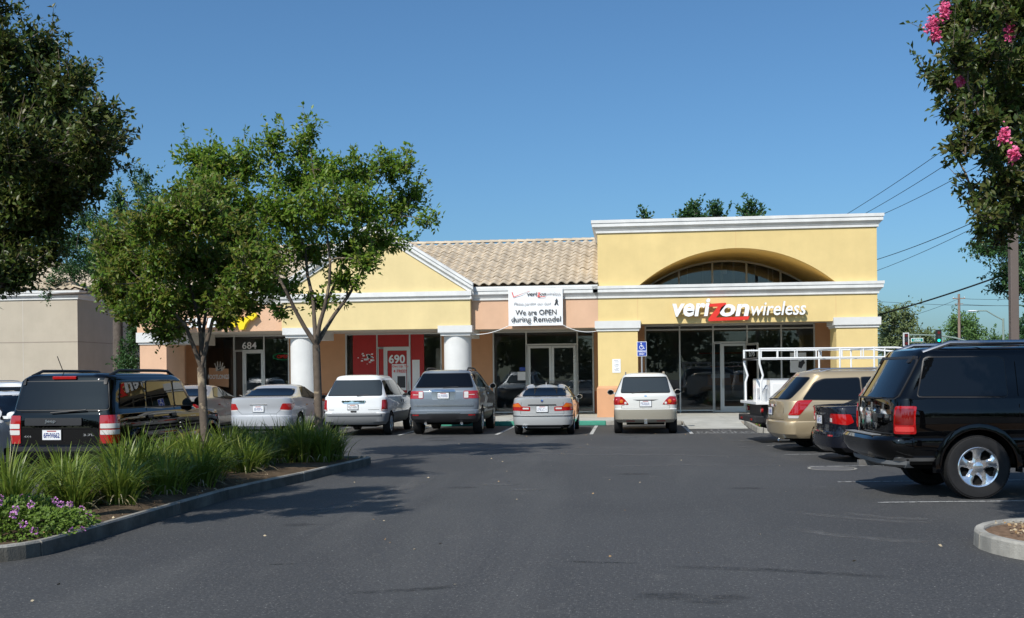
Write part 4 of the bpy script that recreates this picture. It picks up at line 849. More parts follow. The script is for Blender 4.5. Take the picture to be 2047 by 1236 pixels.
def sedan(L,W,H,clear=.22,bz=.60,deck=1.05,hood=.84,belt=.93,hl=1.3,ws=.95,tl=.85,rw=.75,tw=.70,cr=.2,lip=.02):
    td=deck
    return [(clear,.14,L-.2,W*.88,.25),(clear+.09,.03,L-.05,W*.965,.25),(bz-.12,0,L,W*.985,.25),(bz-.01,.01,L,W*.985,.25),(bz+.01,.05,L-.01,W*.98,cr),(hood-.12,.06,L-.08,W,cr),(hood-.02,.055,L-.2,W*.995,cr),(hood,.05,L-.32,W*.99,cr),(belt,.045,L-hl,W*.975,cr),
      (td-.05,.03,L-hl-.10,W*.955,cr),(td-.012,.03,L-hl-.17,W*.935,cr),(td,.05,L-hl-.19,W*.925,cr),(td+.018,tl*.55,L-hl-.22,W*.915,cr),(td+.025,tl,L-hl-.24,W*.905,.22),(td+(H-.09-td)*.5,tl+rw*.5,L-hl-.24-(ws-.24)*.5,W*(.9*.5+tw*.5)+.02,.22),
      (H-.09,tl+rw*.92,L-hl-ws+.02,W*tw+.02,.22),(H-.05,tl+rw*1.05,L-hl-ws-.1,W*tw-.03,.24),(H-.018,tl+rw*1.25,L-hl-ws-.28,W*tw-.13,.25),(H,tl+rw*1.6,L-hl-ws-.6,W*.3,.2)]

# --- white SUV (pearl, beige bumper)
def lexus():
    c=Car('parked_suv','pearl white SUV with beige bumper parked below the wheelchair sign',(.47,29.35,0),0,hatch(4.58,.888,1.71,.33,.71,1.09,1.0,1.15,.85,.50,.69,.06,cr=.18),['paint_pearl','paint_beige_lower'],(.86,3.48,.36,.225),lower=.70,cf=.35,scale=.985)
    c.wheel('five')
    fr=c.window('rear',[(-.67,1.16),(.67,1.16),(.585,1.57),(-.585,1.57)],'car_glass_clear',.02)
    for p in ([(.60,1.14),(1.12,1.11),(1.12,1.50),(.97,1.49)],[(1.17,1.11),(2.05,1.09),(2.05,1.54),(1.17,1.52)],[(2.1,1.09),(3.12,1.07),(2.74,1.44),(2.5,1.54),(2.1,1.55)]): c.window('side',p,'car_glass',.02)
    c.front(1.08,1.52,.66,.56,.82)
    t=c.decal('tail_lamp','wrap',[(.46,.83),(1.0,.82),(1.10,.95),(1.06,1.04),(.66,1.055),(.57,.98)],'lamp_red',.006,grid=.04)
    for o,sx in zip(t,(1,-1)):
        for x,z,r,mt in ((.78,.93,.065,'lamp_red'),(.66,.92,.055,'lamp_amber'),(.55,.87,.038,'lamp_clear')):
            y=c.hit('rear',sx*x,z)[0].y-.012; MB().lathe([(r,.012),(r*.9,0),(r*.5,-.006),(.001,-.008)],(sx*x,y,z),16,'y').obj('lens',mt,o,smooth=50)
    c.plate(0,.855,wd=.31,ht=.155); c.decal('trunk_handle','rear',[(-.36,.965),(.36,.965),(.22,.935),(-.22,.935)],'black_plastic',.004,rnd=.01)
    c.seam('rear',[(-.66,.72),(-.66,.80),(-.46,.83)]); c.seam('rear',[(.66,.72),(.66,.80),(.46,.83)]); c.seam('rear',[(-.66,.72),(.66,.72)])
    c.mirror(2.95,1.10,'paint_pearl'); c.rails(.54,.75,2.9,'satin_metal',.05,.02); c.wiper(-.38,.10,1.15,1.20)
    c.decal('spoiler','rear',[(-.58,1.595),(.58,1.595),(.54,1.645),(-.54,1.645)],'paint_pearl',.06,.12,rnd=.02)
    for x in (-.42,.42): c.decal('reflector','rear',[(x-.12,.36),(x+.12,.36),(x+.12,.385),(x-.12,.385)],'lamp_red',.004,rnd=0)
    c.decal('bumper_insert','rear',[(-.75,.40),(.75,.40),(.72,.43),(-.72,.43)],'chrome',.004,rnd=0)
    MB().box(-.04,.04,-.04,.2,.30,.37).obj('tow_hitch','satin_metal',c.root); c.decal('badge','rear',[(-.035,1.045),(.035,1.045),(.035,1.085),(-.035,1.085)],'chrome',.006)
    c.seams('side',[(2.07,.5),(2.08,1.08)]); c.seams('side',[(1.15,.75),(1.14,1.1)]); c.decal('door_handle','side',[(1.25,.92),(1.45,.92),(1.45,.955),(1.25,.955)],'paint_pearl',.02,rnd=.01)
lexus()
def bmw():
    c=Car('parked_car','silver sedan with orange and red tail lights below the banner',(-2.32,29.0,0),0,sedan(4.47,.855,1.425,.21,.56,1.04,.82,.90,1.25,.95,.72,.78,.68,.22),['paint_bmw_silver','paint_bmw_silver'],(.98,3.70,.315,.205),scale=.985)
    c.wheel('seven')
    c.window('rear',[(-.62,1.085),(.62,1.085),(.545,1.275),(.30,1.295),(-.30,1.295),(-.545,1.275)],'car_glass',.015)
    for p in ([(1.22,1.02),(1.95,.98),(1.95,1.33),(1.62,1.32),(1.38,1.22)],[(2.0,.98),(2.95,.95),(2.55,1.25),(2.4,1.33),(2.0,1.335)]): c.window('side',p,'car_glass',.02)
    c.front(.98,1.30,.62,.52,.70)
    t=c.decal('tail_lamp','wrap',[(.33,.68),(1.05,.70),(1.10,.85),(.66,.91),(.57,.81),(.33,.80)],'lamp_red',.006,grid=.04)
    for o,sx in zip(t,(1,-1)):
        q=[(.57,.79),(1.04,.80),(1.06,.84),(.66,.895)]; c.decal('turn_lens','wrapR' if sx>0 else 'wrapL',q,'lamp_amber',.011,.008,o,rnd=.01,grid=.04)
        q=[(.37,.73),(.54,.73),(.54,.775),(.37,.775)]; c.decal('reverse_lens','rear',[(sx*x,z) for x,z in q],'lamp_clear',.011,.008,o,rnd=.01)
    c.decal('plate_recess','rear',[(-.36,.66),(.36,.66),(.38,.84),(-.38,.84)],'paint_bmw_silver',.002,rnd=.02); c.decal('plate_light_bar','rear',[(-.40,.835),(.40,.835),(.38,.865),(-.38,.865)],'black_plastic',.012,rnd=.01); c.plate(0,.735)
    c.decal('bumper_strip','rear',[(-.64,.535),(.64,.535),(.64,.56),(-.64,.56)],'black_plastic',.012,rnd=.005); c.decal('bumper_strip','wrap',[(.60,.535),(1.45,.535),(1.45,.56),(.60,.56)],'black_plastic',.012,rnd=0,grid=.05)
    for x in (-.52,-.44): MB().lathe([(.028,-.03),(.032,-.04),(.032,.2)],(x,.03,.26),12,'y').obj('exhaust_pipe','chrome',c.root,smooth=40)
    c.decal('valance','rear',[(-.6,.225),(.6,.225),(.56,.285),(-.56,.285)],'black_plastic',.004)
    y=c.hit('rear',0,.96)[0].y; MB().lathe([(.04,.01),(.042,-.004),(.03,-.008),(.001,-.008)],(0,y,.965),18,'y').obj('badge','chrome',c.root,smooth=40); MB().lathe([(.028,-.007),(.001,-.0105)],(0,y,.965),14,'y').obj('badge_centre','sign_blue',c.root)
    c.seam('rear',[(-.60,.60),(-.58,.92),(-.70,1.0)]); c.seam('rear',[(.60,.60),(.58,.92),(.70,1.0)]); c.seam('rear',[(-.60,.60),(.60,.60)])
    c.mirror(2.85,.99,'paint_bmw_silver',size=(.18,.12,.13)); c.seams('side',[(1.98,.35),(1.98,.98)]); c.decal('door_handle','side',[(1.25,.80),(1.45,.80),(1.45,.83),(1.25,.83)],'paint_bmw_silver',.02,rnd=.01)
    z=c.hit('top',0,1.75)[0].z; MB().add([(-.01,1.62,z-.03),(.01,1.62,z-.03),(.01,1.78,z-.005),(-.01,1.78,z-.005),(0,1.64,z+.05)],[(0,1,4),(1,2,4),(2,3,4),(3,0,4)]).obj('antenna_fin','paint_bmw_silver',c.root)
bmw()
def acadia():
    c=Car('parked_suv','blue grey SUV with chrome tailgate strip before the white column',(-5.08,29.3,0),R_(1.0),hatch(5.1,.99,1.82,.36,.70,1.22,1.08,1.2,.95,.46,.70,.05,cr=.17),['paint_bluegrey','black_plastic'],(1.05,4.07,.385,.255),scale=1.005,lower=.62)
    c.wheel('six')
    c.window('rear',[(-.80,1.33),(.80,1.33),(.64,1.70),(-.64,1.70)],'car_glass',.02)
    for p in ([(.42,1.33),(1.10,1.31),(1.10,1.66),(.66,1.66)],[(1.16,1.31),(2.25,1.28),(2.25,1.67),(1.16,1.67)],[(2.31,1.28),(3.65,1.24),(3.1,1.55),(2.8,1.67),(2.31,1.68)]): c.window('side',p,'car_glass',.02,frame='chrome')
    c.front(1.24,1.66,.72,.60,.92)
    t=c.decal('tail_lamp','wrap',[(.56,1.02),(1.0,1.02),(1.28,1.10),(1.30,1.19),(1.0,1.23),(.56,1.23)],'lamp_red',.008,grid=.04)
    for o,sx in zip(t,(1,-1)): c.decal('reverse_lens','rear',[(sx*x,z) for x,z in ((.575,1.04),(.69,1.04),(.69,1.21),(.575,1.21))],'lamp_clear',.013,.008,o,rnd=.015); c.decal('lamp_rib','rear',[(sx*x,z) for x,z in ((.70,1.12),(.92,1.12),(.92,1.135),(.70,1.135))],'lamp_clear',.012,.008,o,rnd=0)
    c.decal('tailgate_handle','rear',[(-.34,1.21),(.34,1.21),(.32,1.27),(-.32,1.27)],'chrome',.02,.03,rnd=.03); c.decal('plate_recess','rear',[(-.30,.98),(.30,.98),(.34,1.19),(-.34,1.19)],'satin_metal',.003,rnd=.03); c.plate(0,1.10)
    c.decal('chrome_strip','rear',[(-.82,.80),(.82,.80),(.82,.85),(-.82,.85)],'satin_metal',.012,rnd=.01); c.decal('bumper_strip','rear',[(-.45,.615),(.45,.615),(.45,.64),(-.45,.64)],'satin_metal',.012,rnd=0)
    for x in (-.78,.78): c.decal('reflector','rear',[(x-.09,.55),(x+.09,.55),(x+.09,.58),(x-.09,.58)],'lamp_red',.006,rnd=0)
    for x in (-.5,.5): MB().lathe([(.035,-.02),(.04,-.03),(.04,.2)],(x,.08,.34),12,'y').obj('exhaust_pipe','chrome',c.root,smooth=40)
    c.mirror(3.45,1.30,'paint_bluegrey'); c.rails(.58,.75,3.0,'black_plastic',.07,.024); c.wiper(-.02,.40,1.32,1.335); c.seams('side',[(2.28,.5),(2.28,1.28)]); c.seams('side',[(1.13,.85),(1.13,1.3)])
    for y in (1.3,2.45): c.decal('door_handle','side',[(y,1.10),(y+.22,1.10),(y+.22,1.135),(y,1.135)],'chrome',.02,rnd=.012)
    z=c.hit('top',-.15,.85)[0].z; c.bar('antenna',[(-.15,.85,z-.01),(-.17,.78,z+.18)],.006,'black_plastic',5)
acadia()
def caravan():
    c=Car('parked_minivan','white minivan with grey bumper and red upright tail lamps',(-7.58,29.15,0),R_(.8),hatch(4.9,.945,1.77,.33,.66,1.12,.98,.95,1.25,.44,.70,.06,cr=.20,rear_round=.02),['paint_white','grey_plastic'],(.95,3.95,.335,.215),scale=.965,lower=.655)
    c.wheel('seven')
    c.window('rear',[(-.79,1.17),(.79,1.17),(.68,1.60),(-.68,1.60)],'car_glass_clear',.015)
    for p in ([(.45,1.18),(1.42,1.16),(1.42,1.60),(.75,1.60)],[(1.47,1.16),(2.5,1.14),(2.5,1.61),(1.47,1.61)],[(2.55,1.14),(3.85,1.10),(3.2,1.48),(2.95,1.60),(2.55,1.61)]): c.window('side',p,'car_glass',.0)
    c.front(1.12,1.6,.72,.6,.8)
    c.decal('tail_lamp','wrap',[(.80,.72),(1.08,.72),(1.12,.95),(1.05,1.05),(.82,1.05)],'lamp_red',.008,grid=.04)
    c.decal('reverse_lens','wrap',[(.82,.728),(1.06,.728),(1.065,.77),(.82,.77)],'lamp_clear',.014,rnd=.01,grid=.04)
    c.decal('tailgate_handle','rear',[(-.30,.945),(.30,.945),(.36,1.0),(.34,1.03),(-.34,1.03),(-.36,1.0)],'chrome',.015,rnd=.02); c.plate(-.02,.84,wd=.30,ht=.13,tone='black_ink',band='lamp_amber')
    c.decal('latch','rear',[(-.09,.685),(.09,.685),(.09,.735),(-.09,.735)],'black_plastic',.006); c.decal('badge','rear',[(-.74,.755),(-.58,.755),(-.58,.768),(-.74,.768)],'grey_plastic',.004,rnd=0); c.decal('badge','rear',[(.42,.755),(.74,.755),(.74,.768),(.42,.768)],'grey_plastic',.004,rnd=0)
    c.decal('bumper_ledge','rear',[(-.80,.60),(.80,.60),(.80,.655),(-.80,.655)],'grey_plastic',.03,.05,rnd=.01); c.seam('rear',[(-.74,.67),(.74,.67)]); c.wiper(.1,.42,1.16,1.19)
    c.mirror(3.6,1.15,'black_plastic'); c.seams('side',[(2.53,.45),(2.53,1.14)]); c.seams('side',[(1.45,.8),(1.45,1.16)])
    for y in (2.32,2.62): c.decal('door_handle','side',[(y,.92),(y+.13,.92),(y+.13,1.02),(y,1.02)],'black_plastic',.006,rnd=.05)
    c.decal('side_moulding','side',[(1.35,.60),(3.55,.60),(3.55,.65),(1.35,.65)],'grey_plastic',.012,rnd=.01)
    y=.62; z=c.hit('top',0,y)[0].z; MB().box(-.09,.09,y-.05,y,z-.05,z-.01).obj('high_brake_lamp','lamp_red',c.root)
caravan()
def accord(name,label,loc,paint_,rz=0,detail=True):
    c=Car(name,label,loc,rz,sedan(4.93,.92,1.475,.22,.60,1.10,.86,.95,1.3,1.0,.70,.85,.70,.22),[paint_],(1.1,3.9,.325,.22),scale=.99)
    c.wheel('seven')
    c.window('rear',[(-.72,1.15),(.72,1.15),(.61,1.33),(.3,1.35),(-.3,1.35),(-.61,1.33)],'car_glass',.012)
    for p in ([(1.42,1.12),(2.15,1.05),(2.15,1.38),(1.80,1.37)],[(2.2,1.05),(3.25,1.0),(2.8,1.3),(2.6,1.38),(2.2,1.385)]): c.window('side',p,'car_glass',.02)
    c.front(1.03,1.36,.66,.55,.72)
    t=c.decal('tail_lamp','wrap',[(.60,.77),(.95,.75),(1.25,.88),(1.20,.94),(.68,.94)],'lamp_red',.006,grid=.04)
    c.decal('reverse_lens','rears',[(.62,.735),(.84,.72),(.85,.755),(.64,.77)],'lamp_clear',.006,rnd=.01)
    c.decal('plate_recess','rear',[(-.25,.68),(.25,.68),(.25,.92),(-.25,.92)],paint_,.003); c.decal('plate_light_bar','rear',[(-.25,.895),(.25,.895),(.25,.925),(-.25,.925)],'chrome',.012,rnd=.01); c.plate(0,.79,frame='chrome')
    c.seam('rear',[(-.62,.76),(-.5,.65),(.5,.65),(.62,.76)]); c.mirror(3.15,1.03,'black_plastic' if paint_=='paint_silver' else paint_,size=(.19,.12,.14)); c.seams('side',[(2.18,.35),(2.18,1.05)])
    for y in (1.55,2.3): c.decal('door_handle','side',[(y,.86),(y+.2,.86),(y+.2,.89),(y,.89)],'chrome',.02,rnd=.01)
    return c
accord('parked_car','silver sedan seen from behind beside the second tree trunk',(-10.25,29.0,0),'paint_silver',R_(.5))
accord('parked_car','champagne sedan half hidden behind the black SUV and first trunk',(-13.15,29.6,0),'paint_champagne')
accord('parked_car','white car with white mirror at far left behind the black SUV',(-11.55,20.6,0),'paint_white',PI)
def smallsuv():
    c=Car('parked_suv','silver SUV roof and rear window at the far left edge',(-18.3,29.6,0),0,hatch(4.6,.91,1.70,.33,.7,1.08,1.0,1.15,.85,.4,.76,.06),['paint_silver'],(.9,3.5,.36,.22)); c.wheel('five')
    c.window('rear',[(-.72,1.14),(.72,1.14),(.64,1.52),(-.64,1.52)],'car_glass',.02); c.rails(.56,.7,2.9,'satin_metal'); c.wiper(-.2,.55,1.16,1.18); c.plate(0,.9); c.decal('tail_lamp','rears',[(.70,.8),(.86,.8),(.86,1.1),(.74,1.1)],'lamp_red',.006); c.front(1.1,1.5,.66,.56,.8)
    c.window('side',[(.7,1.12),(3.0,1.08),(2.6,1.52),(.9,1.52)],'car_glass',.02)
smallsuv()
def jeep():
    c=Car('parked_suv','black boxy SUV with 6FHV662 plate behind the planter grasses',(-8.88,15.95,0),0,hatch(5.0,.91,1.79,.42,.63,1.13,1.06,1.20,.55,.17,.86,.07,cr=.10),['paint_black','black_plastic'],(.95,4.05,.365,.24),scale=.985,lower=.6,arch=1.2,bow=.05)
    c.wheel('six')
    c.decal('bumper','rear',[(-.93,.44),(.93,.44),(.93,.60),(-.93,.60)],'black_plastic',.05,.12,rnd=.04)
    c.window('rear',[(-.78,1.20),(.78,1.20),(.705,1.645),(-.705,1.645)],'car_glass',.015)
    for p in ([(.38,1.22),(1.30,1.21),(1.30,1.62),(.52,1.62)],[(1.38,1.21),(2.42,1.20),(2.42,1.63),(1.42,1.63)],[(2.50,1.20),(3.50,1.18),(3.24,1.50),(3.08,1.62),(2.50,1.63)]): c.window('side',p,'car_glass_clear' if p[0][0]>2.4 else 'car_glass',.02,frame='black_plastic')
    c.front(1.15,1.6,.70,.63,.85)
    t=c.decal('tail_lamp','wrap',[(.665,.66),(1.03,.66),(1.03,1.11),(.665,1.11)],'lamp_red',.012,rnd=.02,grid=.03)
    for o,sx in zip(t,(1,-1)):
        for z in (.80,.90): c.decal('reverse_lens','wrapR' if sx>0 else 'wrapL',[(.675,z),(1.01,z),(1.01,z+.075),(.675,z+.075)],'lamp_clear',.018,.01,o,rnd=.015,grid=.03)
    c.decal('garnish_bar','rear',[(-.58,.95),(.38,.95),(.38,1.07),(-.58,1.07)],'black_plastic',.03,.04,rnd=.02); c.text('Jeep',-.22,-.04,.985,1.045,'satin_metal',.02,.034)
    c.plate(-.12,.80,'6FHV662',wd=.31,ht=.155); c.text('3.7L',.40,.58,.78,.815,'chrome',.02); c.text('4X4',-.60,-.48,.76,.79,'chrome',.01)
    y=c.hit('rear',0,1.7)[0].y; MB().box(-.20,.20,y-.03,y+.05,1.685,1.735).obj('high_brake_lamp','lamp_red',c.root,bevel=.01)
    for sx in (1,-1): c.decal('window_hinge','rear',[(sx*.66,1.60),(sx*.71,1.60),(sx*.71,1.70),(sx*.66,1.70)],'black_plastic',.03,.04,rnd=.015)
    c.bar('wiper',[(-.14,c.hit('rear',-.14,1.15)[0].y-.04,1.15),(.44,c.hit('rear',.44,1.19)[0].y-.035,1.195)],.012,'black_plastic',6); c.rails(.66,.45,2.95,'black_plastic',.06,.026); c.mirror(3.40,1.22,'black_plastic',size=(.22,.15,.2))
    z=c.hit('top',-.2,.6)[0].z; c.bar('antenna',[(-.2,.6,z-.01),(-.26,.5,z+.28)],.007,'black_plastic',5)
    ya,yb,R,tw=c.wheels
    for y in (ya,yb):
        for sx in (1,-1):
            m=MB(); rg=[]
            for k in range(15):
                a=R_(-12+204*k/14); rg.append([(sx*(c.W-.04),y+R*1.19*cos(a),R*1.02+R*1.19*sin(a)),(sx*(c.W+.035),y+R*1.19*cos(a),R*1.02+R*1.19*sin(a)),(sx*(c.W+.03),y+R*1.34*cos(a),R*1.02+R*1.34*sin(a)),(sx*(c.W-.04),y+R*1.40*cos(a),R*1.02+R*1.40*sin(a))])
            m.rings(rg); m.obj('fender_flare','paint_black',c.root,smooth=50)
    c.seams('side',[(2.46,.6),(2.46,1.2)]); c.seams('side',[(1.34,.9),(1.34,1.2)]); c.seam('rear',[(-.64,.66),(-.66,1.13)]); c.seam('rear',[(.64,.66),(.66,1.13)]); c.seam('rear',[(-.80,1.165),(.80,1.165)],.012)
    for y in (1.28,2.22): c.decal('door_handle','side',[(y,1.02),(y+.2,1.02),(y+.2,1.07),(y,1.07)],'black_plastic',.03,rnd=.015)
jeep()
def navigator():
    c=Car('parked_suv','large black SUV with chrome wheels filling the right foreground',(3.16,15.2,0),R_(-86),hatch(5.2,1.0,1.97,.44,.77,1.30,1.18,1.25,.7,.34,.80,.13,cr=.16),['paint_black','black_plastic'],(1.22,4.25,.41,.275),scale=1,arch=1.17,bow=.10,bowf=.15)
    c.wheel('holes','rim_chrome',True,rr=.625,sw=.10)
    c.window('rear',[(-.84,1.30),(.84,1.30),(.72,1.80),(-.72,1.80)],'car_glass',.02)
    for p in ([(.47,1.32),(1.60,1.31),(1.60,1.79),(1.52,1.82),(.62,1.82)],[(1.85,1.33),(2.95,1.32),(2.95,1.83),(1.93,1.83)],[(3.05,1.32),(4.0,1.30),(3.75,1.65),(3.55,1.82),(3.12,1.83)]): c.window('side',p,'car_glass',.015,frame='black_plastic')
    for v in ('right','left'):
        c.decal('window_divider',v,[(2.16,1.33),(2.185,1.33),(2.13,1.83),(2.105,1.83)],'chrome',.012,rnd=0); c.decal('window_sill_trim',v,[(1.83,1.285),(4.0,1.27),(4.0,1.30),(1.83,1.315)],'chrome',.01,rnd=0); c.decal('glass_strip',v,[(1.44,1.34),(1.475,1.35),(1.515,1.79),(1.475,1.79)],'rim_chrome',.012,rnd=.02)  # the last, slanted strip lies across the rear quarter glass
    c.front(1.3,1.8,.8,.7,.95)
    t=c.decal('tail_lamp','wrap',[(.84,.84),(1.13,.84),(1.13,1.20),(.86,1.20)],'lamp_red',.014,rnd=.03,grid=.03)
    for o,v in zip(t,('wrapR','wrapL')): c.decal('lens',v,[(.87,.96),(1.105,.96),(1.105,1.17),(.89,1.17)],'lamp_red_dark',.018,.008,o,rnd=.03,grid=.03); c.decal('reverse_lens',v,[(.87,.87),(1.105,.87),(1.105,.935),(.87,.935)],'lamp_red_light',.018,.008,o,rnd=.02,grid=.03)
    c.decal('tailgate_strip','rear',[(-.78,1.09),(.78,1.09),(.78,1.15),(-.78,1.15)],'chrome',.015,rnd=.02)
    pr=c.decal('plate_surround','rear',[(-.24,.87),(.24,.87),(.27,1.16),(-.27,1.16)],'chrome',.03,.05,rnd=.06); c.plate(0,1.0,wd=.31,ht=.155)
    y=c.hit('rear',0,1.0)[0].y
    bm_=MB()
    bp=[(z,yy,w) for z,yy,w in ((.50,.10,.93),(.56,.0,.99),(.66,-.06,1.015),(.76,-.07,1.02),(.80,-.03,1.0),(.81,.12,.97))]
    bm_.rings([[ (w*u*(1 if abs(u)<.999 else 1),yy+.30*abs(u)**7,z) for u in [-1+2*k/20 for k in range(21)]]+[(w*u,.40 if abs(u)>.97 else .30,z) for u in [1-2*k/20 for k in range(21)]] for z,yy,w in bp]); bm_.obj('bumper','paint_black',c.root,smooth=40)
    c_=MB(); c_.rings([[(w*u,yy+.28*abs(u)**7,z) for u in [-1+2*k/20 for k in range(21)]]+[(w*u,.32,z) for u in [1-2*k/20 for k in range(21)]] for z,yy,w in ((.40,.16,.88),(.44,.08,.95),(.495,.07,.975))]); c_.obj('lower_valance','grey_plastic',c.root,smooth=40)
    pad=MB(); pad.box(-.62,.62,-.03,.10,.812,.822); pad.obj('step_pad','grey_plastic',c.root)
    ya,yb,R,tw=c.wheels
    for yy in (ya,yb):
        for sx in (1,-1):
            m=MB(); rg=[]
            for k in range(17):
                a=R_(-8+196*k/16); rg.append([(sx*(c.W-.05),yy+R*1.165*cos(a),R*1.02+R*1.165*sin(a)),(sx*(c.W+.012),yy+R*1.165*cos(a),R*1.02+R*1.165*sin(a)),(sx*(c.W+.014),yy+R*1.21*cos(a),R*1.02+R*1.21*sin(a)),(sx*(c.W+.002),yy+R*1.34*cos(a),R*1.02+R*1.34*sin(a)),(sx*(c.W-.05),yy+R*1.40*cos(a),R*1.02+R*1.40*sin(a))])
            m.rings(rg); m.obj('fender_flare','paint_black',c.root,smooth=50)
    for v in ('right','left'):
        c.decal('side_moulding',v,[(.18,.49),(.72,.49),(.72,.535),(.18,.535)],'satin_metal',.03,.03,rnd=0)
        c.decal('door_handle',v,[(1.88,1.10),(2.10,1.10),(2.10,1.15),(1.88,1.15)],'chrome',.03,rnd=.02); c.seam(v,[(1.74,.95),(1.74,1.86)],.01); c.seam(v,[(3.0,.55),(3.0,1.86)],.01)
    for sx in (1,-1):
        m=MB(); m.tube([(sx*1.0,1.85,.50),(sx*1.08,1.95,.46),(sx*1.08,3.5,.46),(sx*1.0,3.6,.50)],.06,12); m.obj('running_board','satin_metal',c.root,smooth=50)
    c.rails(.70,.62,3.4,'satin_metal',.075,.032); c.bar('roof_crossbar',[(-.70,1.4,2.02),(.70,1.4,2.02)],.02,'black_plastic'); 
    c.decal('hatch_top_trim','rear',[(-.72,1.815),(.72,1.815),(.70,1.845),(-.70,1.845)],'black_plastic',.01,rnd=0)
    MB().lathe([(.03,-.12),(.035,-.12),(.035,.5)],(.55,.75,.42),14,'y').obj('exhaust_pipe','satin_metal',c.root,smooth=40).rotation_euler=(0,0,0)
    MB().box(-.04,.04,-.03,.3,.36,.44).obj('tow_hitch','iron',c.root); c.mirror(3.85,1.35,'paint_black',size=(.25,.16,.22))
    c.wiper(-.1,.5,1.28,1.30); c.decal('window_latch','rear',[(-.10,1.24),(.10,1.24),(.08,1.31),(-.08,1.31)],'black_plastic',.03,.04)
    for sx in (.62,-.62): c.decal('window_hinge','rear',[(sx-.04,1.76),(sx+.04,1.76),(sx+.04,1.85),(sx-.04,1.85)],'black_plastic',.03,.04,rnd=.01)
    c.seam('rear',[(-.80,.83),(-.80,1.2),(-.86,1.32),(-.74,1.84),(.74,1.84),(.86,1.32),(.80,1.2),(.80,.83)],.012)
navigator()
def quest():
    c=Car('parked_minivan','gold minivan with tall red tail lamps beside the white truck',(2.99,23.4,0),R_(-84),hatch(5.1,.985,1.76,.30,.66,1.10,.96,.9,1.35,.55,.74,.05,cr=.24,rear_round=.02),['paint_gold','paint_gold'],(1.05,4.2,.345,.225),scale=.96,bow=.16)
    c.wheel('five')
    c.window('rear',[(-.80,1.14),(.80,1.14),(.66,1.60),(-.66,1.60)],'car_glass',.012)
    for p in ([(.50,1.14),(1.75,1.12),(1.75,1.58),(1.0,1.56),(.80,1.48)],[(1.80,1.12),(2.9,1.10),(2.9,1.60),(1.80,1.59)],[(2.95,1.10),(4.2,1.08),(3.6,1.42),(3.3,1.58),(2.95,1.60)]): c.window('side',p,'car_glass',.02)
    c.front(1.1,1.58,.75,.62,.8)
    c.decal('tail_lamp','wrap',[(.88,.80),(1.13,.80),(1.36,1.12),(1.04,1.12)],'lamp_red',.008,rnd=.04,grid=.04)
    c.decal('reverse_lens','wrap',[(.88,.735),(1.09,.735),(1.12,.79),(.88,.79)],'lamp_clear',.008,rnd=.01,grid=.04)
    c.plate(0,.87); c.decal('tailgate_handle','rear',[(-.3,.98),(.3,.98),(.3,1.02),(-.3,1.02)],'chrome',.012,rnd=.01); c.seam('rear',[(-.72,.70),(-.70,.95),(-.78,1.12)]); c.seam('rear',[(.72,.70),(.70,.95),(.78,1.12)]); c.seam('rear',[(-.72,.70),(.72,.70)])
    for v in ('right','left'): c.decal('slide_track',v,[(.70,.985),(1.75,1.0),(1.75,1.012),(.70,.997)],'underbody',.002,rnd=0); c.seam(v,[(1.77,.45),(1.78,1.12)]); c.seam(v,[(2.92,.45),(2.93,1.1)])
    c.rails(.60,.95,3.2,'satin_metal',.05,.022); c.wiper(-.3,.3,1.13,1.15); c.mirror(3.95,1.12,'paint_gold')
    MB().lathe([(.035,-.03),(.04,-.04),(.04,.2)],(.55,.1,.27),12,'y').obj('exhaust_pipe','chrome',c.root,smooth=40); c.decal('high_brake_lamp','rear',[(-.16,1.645),(.16,1.645),(.16,1.67),(-.16,1.67)],'lamp_red',.006,rnd=0)
quest()
def civic():
    c=Car('parked_car','dark navy sedan parked between the gold minivan and large black SUV',(3.52,20.6,0),R_(-84),sedan(4.49,.875,1.435,.20,.58,1.06,.84,.93,1.1,1.1,.62,.85,.70,.20),['paint_navy'],(.95,3.65,.315,.205),scale=.96)
    c.wheel('five')
    c.window('rear',[(-.68,1.11),(.68,1.11),(.56,1.33),(-.56,1.33)],'car_glass_clear',.012)
    for p in ([(1.3,1.08),(2.05,1.03),(2.05,1.35),(1.65,1.34)],[(2.1,1.03),(3.3,.98),(2.8,1.26),(2.55,1.35),(2.1,1.355)]): c.window('side',p,'car_glass',.02)
    c.front(1.0,1.32,.65,.53,.7)
    t=c.decal('tail_lamp','wrap',[(.50,.76),(.95,.72),(1.08,.77),(1.02,.92),(.56,.93)],'lamp_red',.008,grid=.04)
    for o,sx in zip(t,(1,-1)): c.decal('reverse_lens','rear',[(sx*x,z) for x,z in ((.52,.775),(.60,.765),(.60,.84),(.54,.845))],'lamp_clear',.013,.008,o,rnd=.01)
    c.plate(0,.80); c.decal('trunk_handle','rear',[(-.28,.90),(.28,.90),(.28,.935),(-.28,.935)],'chrome',.012,rnd=.01); c.seam('rear',[(-.52,.74),(-.45,.64),(.45,.64),(.52,.74)]); c.mirror(3.1,1.0,'paint_navy',size=(.18,.12,.13))
    for x in (-.6,.6): c.decal('reflector','rear',[(x-.08,.50),(x+.08,.50),(x+.08,.53),(x-.08,.53)],'lamp_red',.006,rnd=0)
    c.seams('side',[(2.07,.35),(2.07,1.03)])
civic()
